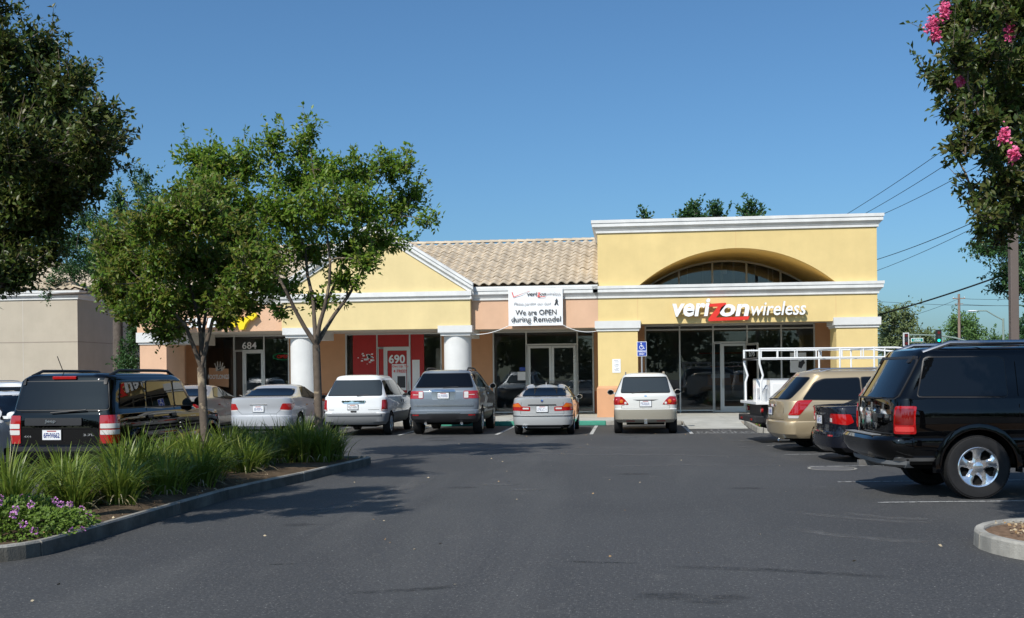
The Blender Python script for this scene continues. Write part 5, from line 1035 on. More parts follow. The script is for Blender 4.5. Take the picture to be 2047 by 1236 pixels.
def truck():
    lv=[(z,yr+2.55 if True else 0,yf+2.55,w,cr) for z,yr,yf,w,cr in hatch(2.95,.93,1.80,.40,.66,1.15,1.05,1.05,.55,.08,.82,.05)]
    lv=[(z,max(yr,2.60),yf,w,cr) for z,yr,yf,w,cr in lv]
    c=Car('utility_truck','white utility truck with tall ladder rack beside the corner shop',(2.92,26.15,0),R_(-85),lv,['paint_truck_white'],(1.25,4.6,.37,.24),scale=.98,cat='truck')
    c.wheel('six')
    for p in ([(2.95,1.22),(3.7,1.20),(3.55,1.62),(2.95,1.64)],): c.window('side',p,'car_glass',.02)
    c.front(1.2,1.62,.7,.6,.85); c.mirror(3.7,1.25,'chrome',size=(.2,.1,.26))
    r=c.root
    for sx in (1,-1):
        a,b=sorted((sx*.60,sx*.98)); m=MB(); prof=[(.25,.56),(.80,.56),(.84,.82),(1.0,.95),(1.5,.95),(1.66,.82),(1.70,.56),(2.56,.56),(2.56,1.50),(.25,1.50)]
        n=len(prof); m.add([(a,y,z) for y,z in prof]+[(b,y,z) for y,z in prof],[tuple(range(n))[::-1],tuple(range(n,2*n))]+[(i,(i+1)%n,n+(i+1)%n,n+i) for i in range(n)]); o=m.obj('utility_box','paint_truck_white',r)
        for y0,y1,z0,z1 in ((.30,.95,1.0,1.42),(1.0,1.65,1.0,1.42),(1.72,2.5,.62,1.42)):
            e=MB(); x_=sx*.98; e.box(min(x_,x_+sx*.018),max(x_,x_+sx*.018),y0,y1,z0,z1); d=e.obj('locker_door','paint_truck_white',o,bevel=.006); e=MB(); x2=sx*1.0; e.lathe([(.035,0),(.035,.012),(.001,.014)],(x2 if sx>0 else x2-.0,(y0+y1)/2,z0+.14),12,'x'); e.obj('latch','satin_metal',d)
        t=MB(); t.box(a,b,.25,2.56,1.50,1.53); t.obj('tread_plate','galvanised',o)
        # ladder rack
        X=sx*.92
        MB().tube([(X,.05,.98),(X,.05,1.45),(X*.98,.10,1.62),(X,.02,1.90),(X,.02,2.26)],.026,8).obj('rack_post','paint_truck_white',r,smooth=40)
        for y in (1.9,2.7): MB().tube([(X,y,1.53),(X,y,2.26)],.022,8).obj('rack_post','paint_truck_white',r,smooth=40)
        MB().tube([(X,0,2.24),(X,3.2,2.24),(X*.96,3.9,2.17)],.022,8).obj('rack_rail','paint_truck_white',r,smooth=40); MB().tube([(X,0,2.02),(X,3.2,2.02),(X,3.6,2.02)],.02,8).obj('rack_rail','paint_truck_white',r,smooth=40)
        for y in (.45,.85,1.35,1.95,2.45,2.95): MB().tube([(X,y,2.03),(X,y,2.23)],.017,6).obj('rack_spacer','paint_truck_white',r)
    for y,z in ((0,2.02),(1.9,2.24),(2.7,2.24)): MB().tube([(-.92,y,z),(.92,y,z)],.028,8).obj('rack_crossbar','black_plastic' if y==0 else 'paint_truck_white',r)
    MB().box(-.60,.60,.30,2.56,.62,.68).obj('bed_floor','galvanised',r); MB().box(-.60,.60,.26,.30,.66,1.30).obj('tailgate','paint_truck_white',r)
    MB().box(-.95,.95,-.08,.26,.93,1.0).obj('rear_platform','paint_truck_white',r,bevel=.01); MB().box(-.98,.98,-.12,.10,.50,.66).obj('rear_bumper','black_plastic',r,bevel=.02); MB().box(-.7,.7,.1,.3,.45,.95).obj('rear_frame','black_plastic',r)
    for sx in (.8,-.8): MB().lathe([(.06,-.02),(.065,0),(.065,.03)],(sx,.08,.80),14,'y').obj('tail_lamp','lamp_red',r)
    for sx in (.6,-.6): MB().box(sx-.08,sx+.08,-.135,-.121,.55,.60).obj('reflector','lamp_red',r)
    MB().tube([(.55,.25,1.38),(.7,.05,1.05)],.018,6).obj('brace','satin_metal',r)
    MB().lathe([(.14,0),(.14,.05),(.10,.11),(.001,.12)],(.0,3.55,1.79),16).obj('beacon','paint_truck_white',r,smooth=40)
truck()
# ------------------------------------------------------------ vegetation
def np_mesh(name,verts,faces,mt,parent=None):
    me=bpy.data.meshes.new(name); nv=len(verts); nf=len(faces); k=faces.shape[1]
    me.vertices.add(nv); me.vertices.foreach_set('co',verts.astype(np.float32).ravel()); me.loops.add(nf*k); me.loops.foreach_set('vertex_index',faces.astype(np.int32).ravel())
    me.polygons.add(nf); me.polygons.foreach_set('loop_start',np.arange(0,nf*k,k,dtype=np.int32)); me.materials.append(MATS[mt]); me.update(calc_edges=True)
    return link(bpy.data.objects.new(name,me),parent)
def unit(a): return a/np.maximum(np.linalg.norm(a,axis=1,keepdims=True),1e-9)
def leaves(P,D,size,rng,name,mt,parent,aspect=.5,droop=.25):
    """one folded four-corner leaf at each point"""
    n=len(P); s=size*rng.uniform(.65,1.25,(n,1)); D=unit(D); up=unit(rng.normal(0,.55,(n,3))+np.array([-_ld.x*.8,-_ld.y*.8,-_ld.z*1.1])); S=unit(np.cross(D,up)); N=np.cross(S,D)
    v0=P; v1=P+D*s*.5+S*s*aspect*.5+N*s*.06; v2=P+D*s-N*s*droop*rng.uniform(0,1,(n,1)); v3=P+D*s*.5-S*s*aspect*.5+N*s*.06
    V=np.stack([v0,v1,v2,v3],1).reshape(-1,3); b=np.arange(n)[:,None]*4
    F=np.concatenate([b+np.array([[0,1,2]]),b+np.array([[0,2,3]])],0); return np_mesh(name,V,F,mt,parent)
def tree(name,label,base,fork,blobs,nleaf,leaf,mt,seed,trunk_r=.09,bark='bark',group=None,multi=None,flowers=None,shell=.55,twigs=True,per=13,tl=.34,lean=.8,cat='tree',limbs=None,crown_mat2=None):
    rng=np.random.default_rng(seed); rd=random.Random(seed); root=thing(name,label,cat,base,0,group); B=Vector(base)
    tb=MB(); fk=Vector(fork)-B; pts=[Vector((0,0,-.1)),Vector((fk.x*.1,fk.y*.1,fk.z*.02)),Vector((fk.x*.35,fk.y*.3,fk.z*.35)),Vector((fk.x*.7,fk.y*.7,fk.z*.7)),fk]
    tb.tube(pts,[trunk_r*1.5,trunk_r*1.2,trunk_r,trunk_r*.95,trunk_r*.9],12)
    C=[(Vector(b[0])-B,b[1]) for b in blobs]
    # limbs: nodes tree by nearest attachment
    nodes=[(fk,trunk_r*.8)]
    for Lb in (limbs or []):
        Q=[fk]+[Vector(q)-B for q in Lb]; Q=[Q[0]]+sum(([a.lerp(b,.5)+Vector((rd.uniform(-.03,.03),rd.uniform(-.03,.03),0)),b] for a,b in zip(Q[:-1],Q[1:])),[]); kk=len(Q); rs=[trunk_r*(.50*(1-i/(kk-1))**1.2+.09) for i in range(kk)]; tb.tube(Q,rs,8); nodes+=[(q,r) for q,r in zip(Q[1:],rs[1:])]
    for i in sorted(range(len(C)),key=lambda i:(C[i][0]-fk).length):
        c=C[i][0]; best=min(nodes,key=lambda q:(q[0]-c).length+ .35*(q[0]-fk).length*0+ (1.2 if q[0].z>c.z+.2 else 0)); a=best[0]; r0=best[1]*.7; r0=max(r0,.011)
        mid=a.lerp(c,.5)+Vector((rd.uniform(-.1,.1),rd.uniform(-.1,.1),rd.uniform(-.05,.12)))*(c-a).length*.6
        P_=[a,a.lerp(mid,.5)+Vector((0,0,.02)),mid,mid.lerp(c,.5)+Vector((rd.uniform(-.04,.04),rd.uniform(-.04,.04),0)),c]
        tb.tube(P_,[r0,r0*.9,r0*.8,r0*.7,r0*.55],7); nodes.append((mid,r0*.85)); nodes.append((c,r0*.6))
    areas=np.array([b[1][0]*b[1][2] for b in blobs]); areas=areas/areas.sum(); PP=[]; DD=[]; fl=[]
    for (c,r),ar in zip(C,areas):
        n=max(3,int(nleaf*ar/per)); d=unit(rng.normal(0,1,(n,3))); rad=rng.uniform(0,1,(n,1))**shell
        d[:,2]*=1.0; tip=np.array(c)+d*rad*np.array(r); out=unit(d*np.array([1,1,.6])+np.array([0,0,.75])*lean+rng.normal(0,.35,(n,3)))
        ln=tl*rng.uniform(.5,1.3,(n,1)); start=tip-out*ln*.6
        if twigs:
            for k in range(0,n,3 if n>40 else 2):
                s_=Vector(start[k]); e_=Vector(tip[k]+out[k]*.1); a=c.lerp(s_,.25); tb.tube([a,a.lerp(s_,.55)+Vector((0,0,-.02)),e_],[.011,.008,.003],3,caps=False)
        t=rng.uniform(0,1.0,(n,per,1)); p=start[:,None,:]+out[:,None,:]*(ln[:,None,:]*t)+rng.normal(0,.035*tl/.34,(n,per,3)); dd=out[:,None,:]*.6+rng.normal(0,.75,(n,per,3)); PP.append(p.reshape(-1,3)); DD.append(dd.reshape(-1,3))
    for (c,r),ar in zip(C,areas):      # long leading shoots breaking the outline
        n=max(1,int(nleaf*ar/per*.10)); d=unit(rng.normal(0,1,(n,3))*np.array([1,1,.7])+np.array([0,0,.35])); st=np.array(c)+d*np.array(r)*rng.uniform(.75,1.0,(n,1)); out=unit(d*.8+np.array([0,0,.65])+rng.normal(0,.25,(n,3))); ln=tl*rng.uniform(.6,1.35,(n,1)); k=20
        if twigs:
            for i in range(n): tb.tube([Vector(st[i]-out[i]*.15),Vector(st[i]+out[i]*ln[i]*.95)],[.006,.002],3,caps=False)
        t=rng.uniform(0,1,(n,k,1)); PP.append((st[:,None,:]+out[:,None,:]*(ln[:,None,:]*t)+rng.normal(0,.022*tl/.34,(n,k,3))).reshape(-1,3)); DD.append((out[:,None,:]*.55+rng.normal(0,.7,(n,k,3))).reshape(-1,3))
    tb.obj('trunk',bark,root,smooth=60); leaves(np.concatenate(PP),np.concatenate(DD),leaf,rng,'crown',mt,root)
    if flowers:
        for (p,rad) in flowers:
            q=np.array(Vector(p)-B); n=150; d=unit(rng.normal(0,1,(n,3)))*rng.uniform(.2,1,(n,1))**.5*np.array([rad*.7,rad*.7,rad*1.3])*(1+.35*rng.normal(0,1,(n,1))); leaves(q+d,d+rng.normal(0,.05,(n,3)),.032,rng,'flower_cluster','petal_pink',root,.9)
    return root
def px(blobs,Y,dy=.8,sc=1,zoff=0):
    """crown lobes seen at px x,y with px radii -> points at depth Y (spread in depth by dy)"""
    rd=random.Random(int(Y*10)+len(blobs)); out=[]; k=Y/FPX
    for b in blobs:
        x,y,rx,ry=b[:4]; d=b[4] if len(b)>4 else rd.uniform(-dy,dy); p=at(x,y,Y+d); kk=(Y+d)/FPX; out.append((tuple(p),(rx*kk*sc,(rx+ry)*.5*kk*sc,ry*kk*sc)))
    return out
# tree two, between the silver sedan and the minivan
B2=at(640,905,19.3); B2=Vector((B2.x,19.3,.12))
tree('crape_myrtle_tree','wide vase shaped crape myrtle in front of the yellow gable',B2,at(632,690,19.3),px([(395,312,50,24),(440,335,55,38),(490,330,45,40),(545,290,27,42),(618,262,20,30),(605,300,26,28),(590,365,60,40),(660,345,55,35),(720,345,50,32),(775,335,38,28),(805,335,25,20),(825,385,30,28),(850,440,26,14),(790,420,45,38),(720,410,60,45),(650,420,60,50),(570,430,65,50),(490,420,65,50),(420,400,55,48),(770,480,45,30),(700,490,50,36),(620,500,55,40),(540,500,60,45),(470,480,50,45),(560,570,45,30),(690,560,38,26),(730,520,35,26),(400,360,40,30),(640,600,40,16,.3),(560,620,30,14)],19.3,1.1),25000,.098,'leaf_myrtle',21,.078,tl=.36,shell=.5,limbs=[[at(590,620,19.2),at(560,560,18.9),at(500,470,18.8),at(440,390,18.9)],[at(626,600,19.4),at(610,500,19.6),at(570,400,19.7),at(548,310,19.6)],[at(650,610,19.2),at(660,520,19.0),at(640,400,19.1),at(618,280,19.2)],[at(668,630,19.5),at(715,560,19.8),at(770,470,20.0),at(820,400,20.1)],[at(640,640,19.6),at(690,520,20.1),at(730,420,20.2),at(770,350,20.2)]])
# tree one, nearer trunk
B1=at(414,957,15.5); B1=Vector((B1.x,15.5,.12))
tree('crape_myrtle_tree','dense crape myrtle with pale peeling trunk rising from the planter',B1,at(402,735,15.5),px([(300,450,60,40),(240,500,48,45),(350,440,55,45),(410,440,60,40),(470,470,55,40),(280,540,70,50),(360,520,75,55),(440,540,70,50),(510,540,50,45),(235,590,45,40),(310,600,65,40),(395,600,65,40),(470,605,55,36),(525,560,28,28),(340,650,40,22),(450,640,30,15),(430,390,45,30),(360,395,35,26),(270,630,36,24),(205,570,25,20),(330,668,40,16)],15.5,1.0),28000,.088,'leaf_myrtle_red',33,.066,shell=.5,tl=.32,limbs=[[at(370,650,15.3),at(320,600,15.1),at(260,540,15.0)],[at(398,640,15.6),at(370,540,15.8),at(340,450,15.9)],[at(425,640,15.5),at(460,560,15.4),at(500,500,15.3)],[at(408,650,15.8),at(420,540,16.1),at(430,430,16.2)]])
# large tree at left edge
BL=Vector((-6.5,9.75,.1))
tree('crape_myrtle_tree','tall dark leafed tree overhanging the left picture edge',BL,(-6.55,9.75,2.2),px([(0,110,30,50),(25,90,25,35),(70,120,42,50),(95,90,22,24),(130,180,45,45),(165,150,15,28),(60,210,75,60),(120,260,65,55),(185,230,32,28),(225,240,20,18),(190,280,45,38),(235,285,20,16),(20,300,80,70),(100,330,80,55),(175,335,48,36),(40,400,80,60),(120,395,60,45),(185,370,34,22),(20,480,60,50),(85,450,55,38),(40,540,50,30),(10,560,40,30),(100,500,35,24),(-60,250,70,110),(-70,430,70,90),(-20,180,50,60),(-150,180,80,90),(-160,330,80,90),(-150,470,70,60),(-235,260,70,110),(-90,90,60,60),(-210,420,60,60),(-60,540,50,40),(-30,20,50,50)],9.8,.9,.86),72000,.066,'leaf_dark',45,.10,'bark',shell=.5,tl=.30)
# right tree with pink flowers
BR=Vector((4.75,10.7,.14))
tree('crape_myrtle_tree','tall crape myrtle with pink blooms at the right picture edge',BR,(4.7,10.7,2.2),px([(1895,50,30,40),(1930,25,40,45),(1985,40,48,50),(2035,30,40,50),(1915,105,40,35),(1970,115,55,40),(2030,120,45,45),(1890,160,36,25),(1865,145,18,12),(1935,175,50,36),(2000,190,50,42),(1905,215,38,26),(1960,245,50,36),(2030,230,40,45),(1930,285,30,24),(1915,300,20,18),(1990,300,40,28),(2040,310,36,36),(2010,360,40,26),(1985,385,30,22),(1955,395,24,20),(1940,375,10,12),(2035,395,36,36),(1975,430,32,24),(2015,440,36,28),(1965,460,22,16),(2000,470,30,14),(2080,150,60,120),(2090,330,50,90),(2010,-30,60,40),(2130,60,70,70),(2150,220,70,70),(2140,380,60,60),(2220,130,70,80),(2220,300,60,70),(2085,455,40,34),(2290,220,50,80),(2150,-50,80,60),(2190,430,50,40)],10.6,.9,.86),30000,.074,'leaf_dark',57,.10,'bark',shell=.5,tl=.27,
  flowers=[(at(1863,52,10.0),.06),(at(1888,22,10.0),.05),(at(1872,72,10.0),.035),(at(2022,62,9.7),.05),(at(2007,270,9.6),.04),(at(2028,310,9.6),.035),(at(1920,163,9.9),.025),(at(2046,8,9.8),.05)])
# tree behind the brown pole
tree('leafy_tree','bright green tree behind the brown light pole',(11.9,31,0),at(2065,600,31),px([(1975,500,36,22),(2010,490,40,26),(2040,520,40,40),(2010,545,30,24),(1995,575,22,12),(2030,570,30,24),(2050,450,40,50),(2070,560,50,60),(1960,490,20,12)],31,1.2),9000,.10,'leaf_deep',61,.14,'dark_bark',tl=.45)
# behind the shops
def bgtree(label,pts,Y,n,leaf,mt,seed,base=None,group=None,name='leafy_tree',tl=.6,dy=2.0,shell=.6):
    bl=px(pts,Y,dy); cx=sum(b[0][0] for b in bl)/len(bl); zmin=min(b[0][2]-b[1][2] for b in bl); zt=max(b[0][2] for b in bl); cx=at(base,700,Y).x if base else cx
    return tree(name,label,(cx,Y,0),(cx,Y,max(1.2,min(zmin,zt*.5))),bl,n,leaf,mt,seed,.22,'dark_bark',group,twigs=False,tl=tl,shell=shell,lean=1.2)
bgtree('tall upright green tree with spires behind the tan block',[(275,370,10,40),(292,360,8,36),(300,410,28,40),(240,420,22,36),(232,390,10,26),(325,430,24,40),(270,460,45,40),(210,460,30,34),(320,500,50,50),(250,520,60,50)],52,12000,.17,'leaf_deep',71,tl=.8)
bgtree('green spreading tree over the tan block roof edge',[(150,480,36,26),(120,500,26,20),(180,520,45,36),(140,540,40,26),(105,560,14,16),(95,590,10,12),(210,540,40,40),(170,440,34,24),(110,455,20,14),(200,480,34,30)],43.5,9000,.13,'leaf_deep',73,base=236,tl=.55)
bgtree('slender green tree between the tan block and peach shop',[(262,690,24,24),(255,720,26,24),(270,660,16,22),(265,740,26,20),(250,740,20,22)],43,3500,.12,'leaf_deep',75,tl=.4,dy=.5)
bgtree('green tree top peeking right of the gable',[(815,485,9,10),(822,496,8,10),(806,494,10,12)],50,700,.16,'leaf_deep',77,dy=.3,tl=.5)
for k,(pts) in enumerate(([(1290,430,6,6),(1295,436,9,6),(1285,437,8,5)],[(1372,424,12,10),(1388,414,9,12),(1397,426,12,10),(1378,432,20,8)],[(1428,412,6,13),(1430,426,12,10),(1440,432,14,6),(1415,434,10,5)],[(1500,408,6,12),(1503,420,10,12),(1490,424,8,8),(1522,425,5,8),(1500,434,18,7)])):
    bgtree(('leftmost tiny green treetop above the white parapet','second green treetop above the parapet from the left','third green treetop above the parapet from the left','rightmost green treetop above the white parapet')[k],pts,60,(160,700,600,600)[k],.22,'leaf_deep',80+k,group='treetops above the parapet',dy=.4,tl=.7,name='upright_tree')
bgtree('olive green eucalyptus tree right of the yellow corner',[(1765,640,14,24),(1785,630,22,22),(1810,630,16,20),(1775,665,22,24),(1805,660,24,26),(1822,640,10,16),(1790,690,34,20),(1768,690,18,20)],110,5200,.30,'leaf_far',91,tl=1.2,dy=2,shell=.8)
bgtree('low olive tree behind the traffic signals',[(1840,672,18,16),(1858,668,12,12),(1830,690,30,14),(1865,688,18,14)],118,1900,.30,'leaf_far',93,tl=1.0,dy=2)
bgtree('rounded bright green tree behind the utility pole',[(1905,655,14,22),(1930,645,22,18),(1915,675,28,22),(1945,665,20,22),(1950,685,20,14),(1900,690,12,14)],150,4200,.36,'leaf_farlight',95,tl=1.3,dy=2)
bgtree('low green trees beside the cobra head street lamp',[(1972,690,20,14),(1985,678,14,10),(2005,682,18,12),(1962,692,16,12),(1972,668,6,10),(2020,690,14,12)],160,1800,.36,'leaf_farlight',97,tl=1.2,dy=2)
bgtree('dark narrow conifer right of the brown pole',[(2043,645,5,14),(2042,665,8,16),(2040,690,10,18)],120,900,.3,'leaf_deep',99,tl=.9,dy=.5)
# grasses in the left bed
def clump(loc,n,h,spread,seed,label):
    rng=np.random.default_rng(seed); root=thing('grass_clump',label,'grass clump',loc,rng.uniform(0,6),'strap leaved clumps in the left bed')
    for part,k,mt,hh in (('blades',n,'grass_blade',h),('dry_blades',n//9,'dry_blade',h*.75)):
        a=rng.uniform(0,2*PI,k); r0=np.abs(rng.normal(0,spread*.4,k)); l=hh*rng.uniform(.55,1.15,k); out=rng.uniform(.15,.95,k)*l; wd=rng.uniform(.008,.016,k); seg=5
        if part=='dry_blades': out=l*rng.uniform(.6,1.0,k)
        V=np.zeros((k,seg+1,2,3)); ca,sa=np.cos(a),np.sin(a); tw=rng.normal(0,.35,k)
        for i in range(seg+1):
            t=i/seg; rr=r0+out*t**1.7; z=l*(t-.34*t**3*(out/l)*1.6); w=wd*(1-.92*t**2.2)
            if part=='dry_blades': z=l*.9*(t-t**2.3*.85)
            px_=rr*ca; py_=rr*sa; nx=-np.sin(a+tw); ny=np.cos(a+tw)
            V[:,i,0,:]=np.stack([px_-nx*w,py_-ny*w,z],1); V[:,i,1,:]=np.stack([px_+nx*w,py_+ny*w,z],1)
        idx=(np.arange(k)*(seg+1)*2)[:,None]; F=np.concatenate([idx+np.array([[i*2,i*2+1,i*2+3,i*2+2]]) for i in range(seg)],0)
        np_mesh(part,V.reshape(-1,3),F,mt,root)
GR=[]; rg=random.Random(9)
L0='clump of long strap leaved green grass in the left planter bed'
spots=[(-7.15,10.5,.62),(-6.75,11.0,.66),(-7.2,11.6,.66),(-6.45,11.7,.62),(-6.9,12.3,.66),(-6.3,12.7,.60),(-7.2,12.9,.66),(-6.75,13.5,.66),(-6.25,13.8,.62),(-7.1,14.2,.68),(-6.5,14.5,.72),(-6.85,15.0,.78),(-6.35,15.1,.72),(-7.2,15.4,.72),(-6.9,16.0,.66),(-6.5,16.5,.60),(-7.1,16.7,.66),(-6.75,17.3,.64),(-6.3,17.6,.60),(-7.1,17.8,.66),(-6.2,18.3,.62),(-6.7,18.4,.64),(-6.35,18.9,.66),(-6.05,18.9,.68),(-7.0,18.9,.62),(-6.0,19.4,.62),(-6.6,19.5,.64)]
spots+=[(-5.85,18.5,.7),(-5.65,19.0,.76),(-5.5,18.6,.66),(-5.9,19.3,.74),(-5.55,19.4,.6),(-6.15,19.6,.66),(-6.2,17.0,.6),(-6.1,16.3,.52),(-6.9,9.9,.6),(-7.35,11.1,.66),(-6.15,12.2,.56),(-6.6,12.0,.66),(-6.05,13.3,.55),(-6.55,13.1,.64),(-6.0,14.3,.58),(-6.8,14.0,.7),(-6.1,14.8,.62),(-6.65,15.4,.72),(-6.6,16.9,.6),(-6.45,18.0,.6),(-6.9,18.2,.62)]
for i,(x,y,h) in enumerate(spots): clump((x+.12,y,.13),190,h*(.92+.55*((i*7)%5)/5),.26,100+i,L0)
clump((4.0,33.8,.13),120,.95,.10,150,'upright green grass tuft at the planter corner behind the truck')
# lantana with mauve flowers
lt=thing('lantana_shrub','low spreading shrub with mauve flowers at the near end of the bed','shrub',(-6.35,10.25,.12)); rng=np.random.default_rng(4)
n=9000; d=unit(rng.normal(0,1,(n,3))); d[:,2]=np.abs(d[:,2]); P=d*rng.uniform(.3,1,(n,1))**.4*np.array([.85,.95,.32])*(1+.12*np.sin(d[:,:1]*9)); leaves(P,d+rng.normal(0,.6,(n,3)),.042,rng,'foliage','leaf_lantana',lt,.7)
sm=MB(); [sm.tube([(0,0,0),(Vector(P[k])*.9)],[.008,.003],4) for k in range(0,400,9)]; sm.obj('stem','dark_bark',lt)
for k in range(46):
    q=unit(rng.normal(0,1,(1,3)))[0]; q[2]=abs(q[2]); q=q*np.array([.88,.98,.35]); m_=34; dd=unit(rng.normal(0,1,(m_,3)))*.024; leaves(q+dd,dd,.02,rng,'flower_cluster','petal_mauve',lt,.9)
fp=thing('flower_shrub','low flowering ground plant in the kerbed planter by the truck','shrub',(4.05,31.2,.12)); n=2600; d=unit(rng.normal(0,1,(n,3))); d[:,2]=np.abs(d[:,2]); P=d*rng.uniform(.3,1,(n,1))**.4*np.array([.4,1.0,.34]); leaves(P,d+rng.normal(0,.6,(n,3)),.06,rng,'foliage','leaf_lantana',fp,.7)
for k in range(12): q=unit(rng.normal(0,1,(1,3)))[0]; q[2]=abs(q[2]); q=q*np.array([.42,1.0,.36]); dd=unit(rng.normal(0,1,(20,3)))*.03; leaves(q+dd,dd,.03,rng,'flower_cluster','petal_pink',fp,.9)
# fallen leaves
rng=np.random.default_rng(8); n=70; P=np.stack([rng.uniform(-5,3,n),rng.uniform(6,30,n)**1.0,np.full(n,.006)],1); k=260; Q=np.stack([rng.uniform(-6.9,-5.4,k),rng.uniform(9.8,19.6,k),np.full(k,.165)],1); Q2=np.stack([rng.uniform(3.5,4.6,220),rng.uniform(9.6,11.1,220),np.full(220,.175)],1)
D=rng.normal(0,1,(n+k+220,3)); D[:,2]*=.15; o=leaves(np.concatenate([P,Q,Q2]),D,.04,rng,'fallen_leaves','dead_leaf',None,.6); o['kind']='stuff'; o['label']='scattered dry fallen leaves on asphalt and planter soil'; o['category']='leaf litter'

# ------------------------------------------------------------ street furniture and wires
b=at(2028,760,21.5); lp=thing('light_pole','brown square parking lot light pole behind the large black SUV','light pole',(b.x,21.5,0))
MB().box(-.075,.075,-.075,.075,.5,8.2).obj('pole','brown_pole',lp,bevel=.012); MB().lathe([(.28,0),(.28,.55),(.25,.6),(.01,.6)],(0,0,0),24).obj('base','concrete',lp,smooth=40); MB().box(-.9,.9,-.06,.06,8.2,8.32).obj('arm','brown_pole',lp)
for sx in (-1,1): MB().box(sx*.9-.25,sx*.9+.25,-.2,.2,8.12,8.36).obj('lamp_head','brown_pole',lp,bevel=.03)
# utility pole
def wpt(x,y,Y): return at(x,y,Y)
UP=wpt(1918,700,140); up=thing('utility_pole','wooden utility pole far behind the traffic signals','utility pole',(UP.x,140,0)); top=wpt(1918,588,140).z
MB().tube([(0,0,0),(0,0,top)],[.22,.14],10).obj('pole','wood_pole',up,smooth=40); MB().box(-.75,.75,-.06,.06,top-.62,top-.50).obj('crossarm','wood_pole',up); MB().box(-.5,.5,-.06,.06,top-1.3,top-1.2).obj('crossarm','wood_pole',up)
for sx in (-.65,.65): MB().lathe([(.05,0),(.06,.06),(.03,.14)],(sx,0,top-.5),8).obj('insulator','galvanised',up)
# cobra head lamp
SP=wpt(2006,700,105); cl=thing('street_lamp','green cobra head street lamp right of the utility pole','street lamp',(SP.x,105,0)); zt=wpt(2006,637,105).z
MB().tube([(0,0,0),(0,0,zt)],[.12,.09],10).obj('pole','green_pole',cl,smooth=40); e=wpt(1952,622,105); dx=e.x-SP.x; dz=e.z
MB().tube([(0,0,zt-.15),(dx*.3,0,zt+.25),(dx*.62,0,dz),(dx,0,dz+.02)],.055,8).obj('arm','green_pole',cl,smooth=40); m=MB(); m.rings([[(dx+u,.14*w_*cos(2*PI*j/10),dz+.07*w_*sin(2*PI*j/10)) for j in range(10)] for u,w_ in ((.1,.4),(-.15,1),(-.6,1.1),(-.85,.4))]); m.obj('lamp_head','white_paint',cl,smooth=50)
# signal mast arm
SM=wpt(1975,700,95); sg_=thing('traffic_signal','traffic signal mast arm with two signal heads above the street','traffic signal',(SM.x,95,0))
Pm=[wpt(1960,690,95),wpt(1910,676,95),wpt(1880,671,95),wpt(1810,669,95)]; MB().tube([(0,0,0),(0,0,Pm[0].z+.1)],.14,10).obj('pole','green_pole',sg_,smooth=40)
MB().tube([(0,0,Pm[0].z-.2)]+[(p.x-SM.x,0,p.z) for p in Pm],[.1,.09,.075,.06,.05],8).obj('mast_arm','green_pole',sg_,smooth=40)
for (xx,yy,bkp,lit) in ((1811,679,'signal_white',0),(1876,673,'signal_black',1)):
    p=wpt(xx,yy,95); x_=p.x-SM.x; h=.58; o=MB().box(x_-.24,x_+.24,-.1,.1,p.z-h,p.z+h).obj('signal_head',bkp,sg_,bevel=.02); MB().box(x_-.15,x_+.15,-.14,-.1,p.z-.5,p.z+.5).obj('face','signal_black',o)
    for k,c in ((.33,'signal_red_off'),(0,'sign_dark'),(-.33,'signal_green' if lit else 'signal_red_off')): MB().lathe([(.11,-.15),(.12,-.16),(.12,-.14)],(x_,0,p.z+k),14,'y').obj('lens',c,o)
a=wpt(1821,684,94.8); b=wpt(1845,676,94.8); ss=thing('street_sign','green Cahalan street name sign hung from the mast arm','sign',(0,0,0)); MB().box(a.x,b.x,94.75,94.8,a.z,b.z).obj('panel_edge','sign_white',ss); MB().box(a.x+.04,b.x-.04,94.73,94.745,a.z+.04,b.z-.04).obj('panel','street_green',ss); put_text('Cahalan',ss,['sign_white'],a.x+.2,b.x-.2,a.z+.08,b.z-.07,94.72,bold=.01)
for u in (.25,.75): MB().box(a.x+(b.x-a.x)*u-.02,a.x+(b.x-a.x)*u+.02,94.78,94.82,b.z-.02,b.z+.35).obj('hanger','green_pole',ss)
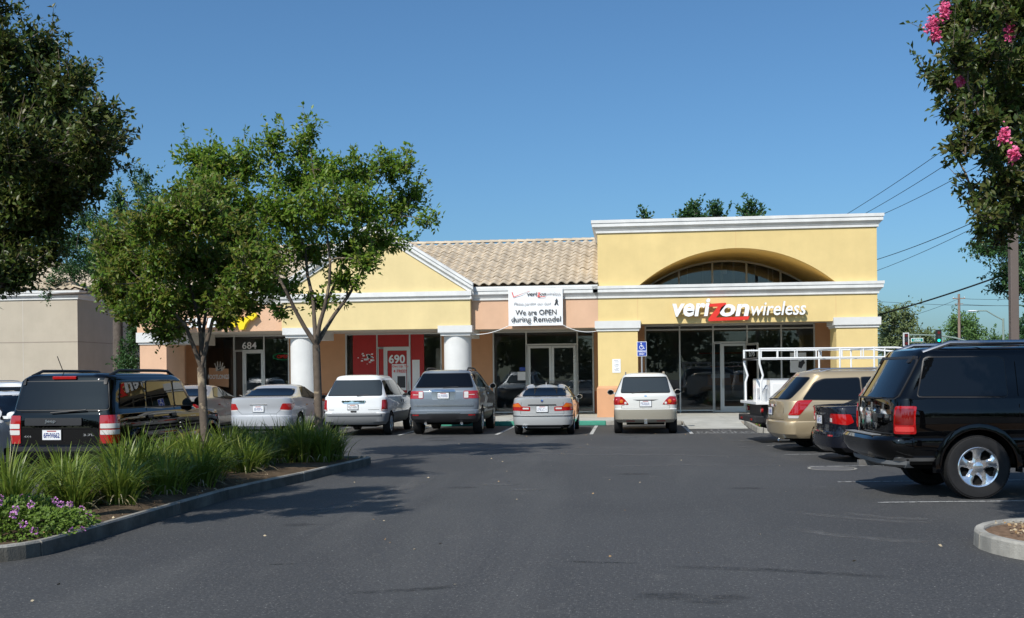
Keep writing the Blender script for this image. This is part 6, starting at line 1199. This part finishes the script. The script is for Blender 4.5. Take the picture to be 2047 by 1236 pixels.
l2=thing('street_lamp','second street lamp head beyond the olive tree','street lamp',(0,0,0)); p=wpt(1798,664,125); MB().box(p.x-.45,p.x+.3,124.9,125.15,p.z-.06,p.z+.06).obj('lamp_head','white_paint',l2,bevel=.03); MB().tube([(p.x+.3,125,p.z),(p.x+3,125,p.z-.6),(p.x+4.2,125,p.z-1.4),(p.x+4.2,125,0)],.06,8).obj('pole','green_pole',l2)
# overhead wires
W=[('uppermost overhead wire from behind the parapet up to the right tree',(1690,430,62),(2150,105,40),.014,.2),('second overhead wire above the parapet corner',(1728,428,62),(2150,150,40),.014,.2),('third overhead wire above the parapet corner',(1766,428,62),(2150,215,40),.014,.2),('upper of two wires right of the parapet',(1740,523,62),(2150,345,40),.017,.25),('lower of two wires right of the parapet',(1740,546,62),(2150,345,40),.012,.25),('thick black cable sloping to the yellow corner building',(1740,634,44),(2150,495,34),.028,.12)]
for lab,a,b,r,s in W:
    A,B_=at(*a),at(*b); o=MB().tube([A.lerp(B_,t/16)-Vector((0,0,s*4*(t/16)*(1-t/16))) for t in range(34)],r,6).obj('overhead_wire','cable'); tag(o,lab,'wire','overhead wires')
for lab,a,b in (('faint wire at utility pole top running right',(1918,597,140),(2120,590,140)),('faint lower wire running right of utility pole',(1918,608,140),(2120,605,140)),('faint wire from utility pole down to the left',(1918,597,140),(1740,652,120)),('faint level wire across the sky at right',(1740,602,140),(2120,610,140))):
    A,B_=at(*a),at(*b); o=MB().tube([A.lerp(B_,t/8)-Vector((0,0,.3*4*(t/8)*(1-t/8))) for t in range(9)],.022,5).obj('overhead_wire','cable'); tag(o,lab,'wire','overhead wires')

# wood across the road behind the viewer (it darkens the shop glass)
rng=np.random.default_rng(77); n=26000; X=rng.uniform(-75,75,n); H=7.5+2.5*np.sin(X*.31)+1.8*np.sin(X*.83+1); P=np.stack([X,rng.uniform(-48,-36,n),rng.uniform(.2,1,n)**.9*H],1)
o=leaves(P,rng.normal(0,1,(n,3)),.75,rng,'far_wood','leaf_far',None,.8); o['kind']='stuff'; o['label']='dark belt of trees across the road mirrored in the shop glass'; o['category']='wood'
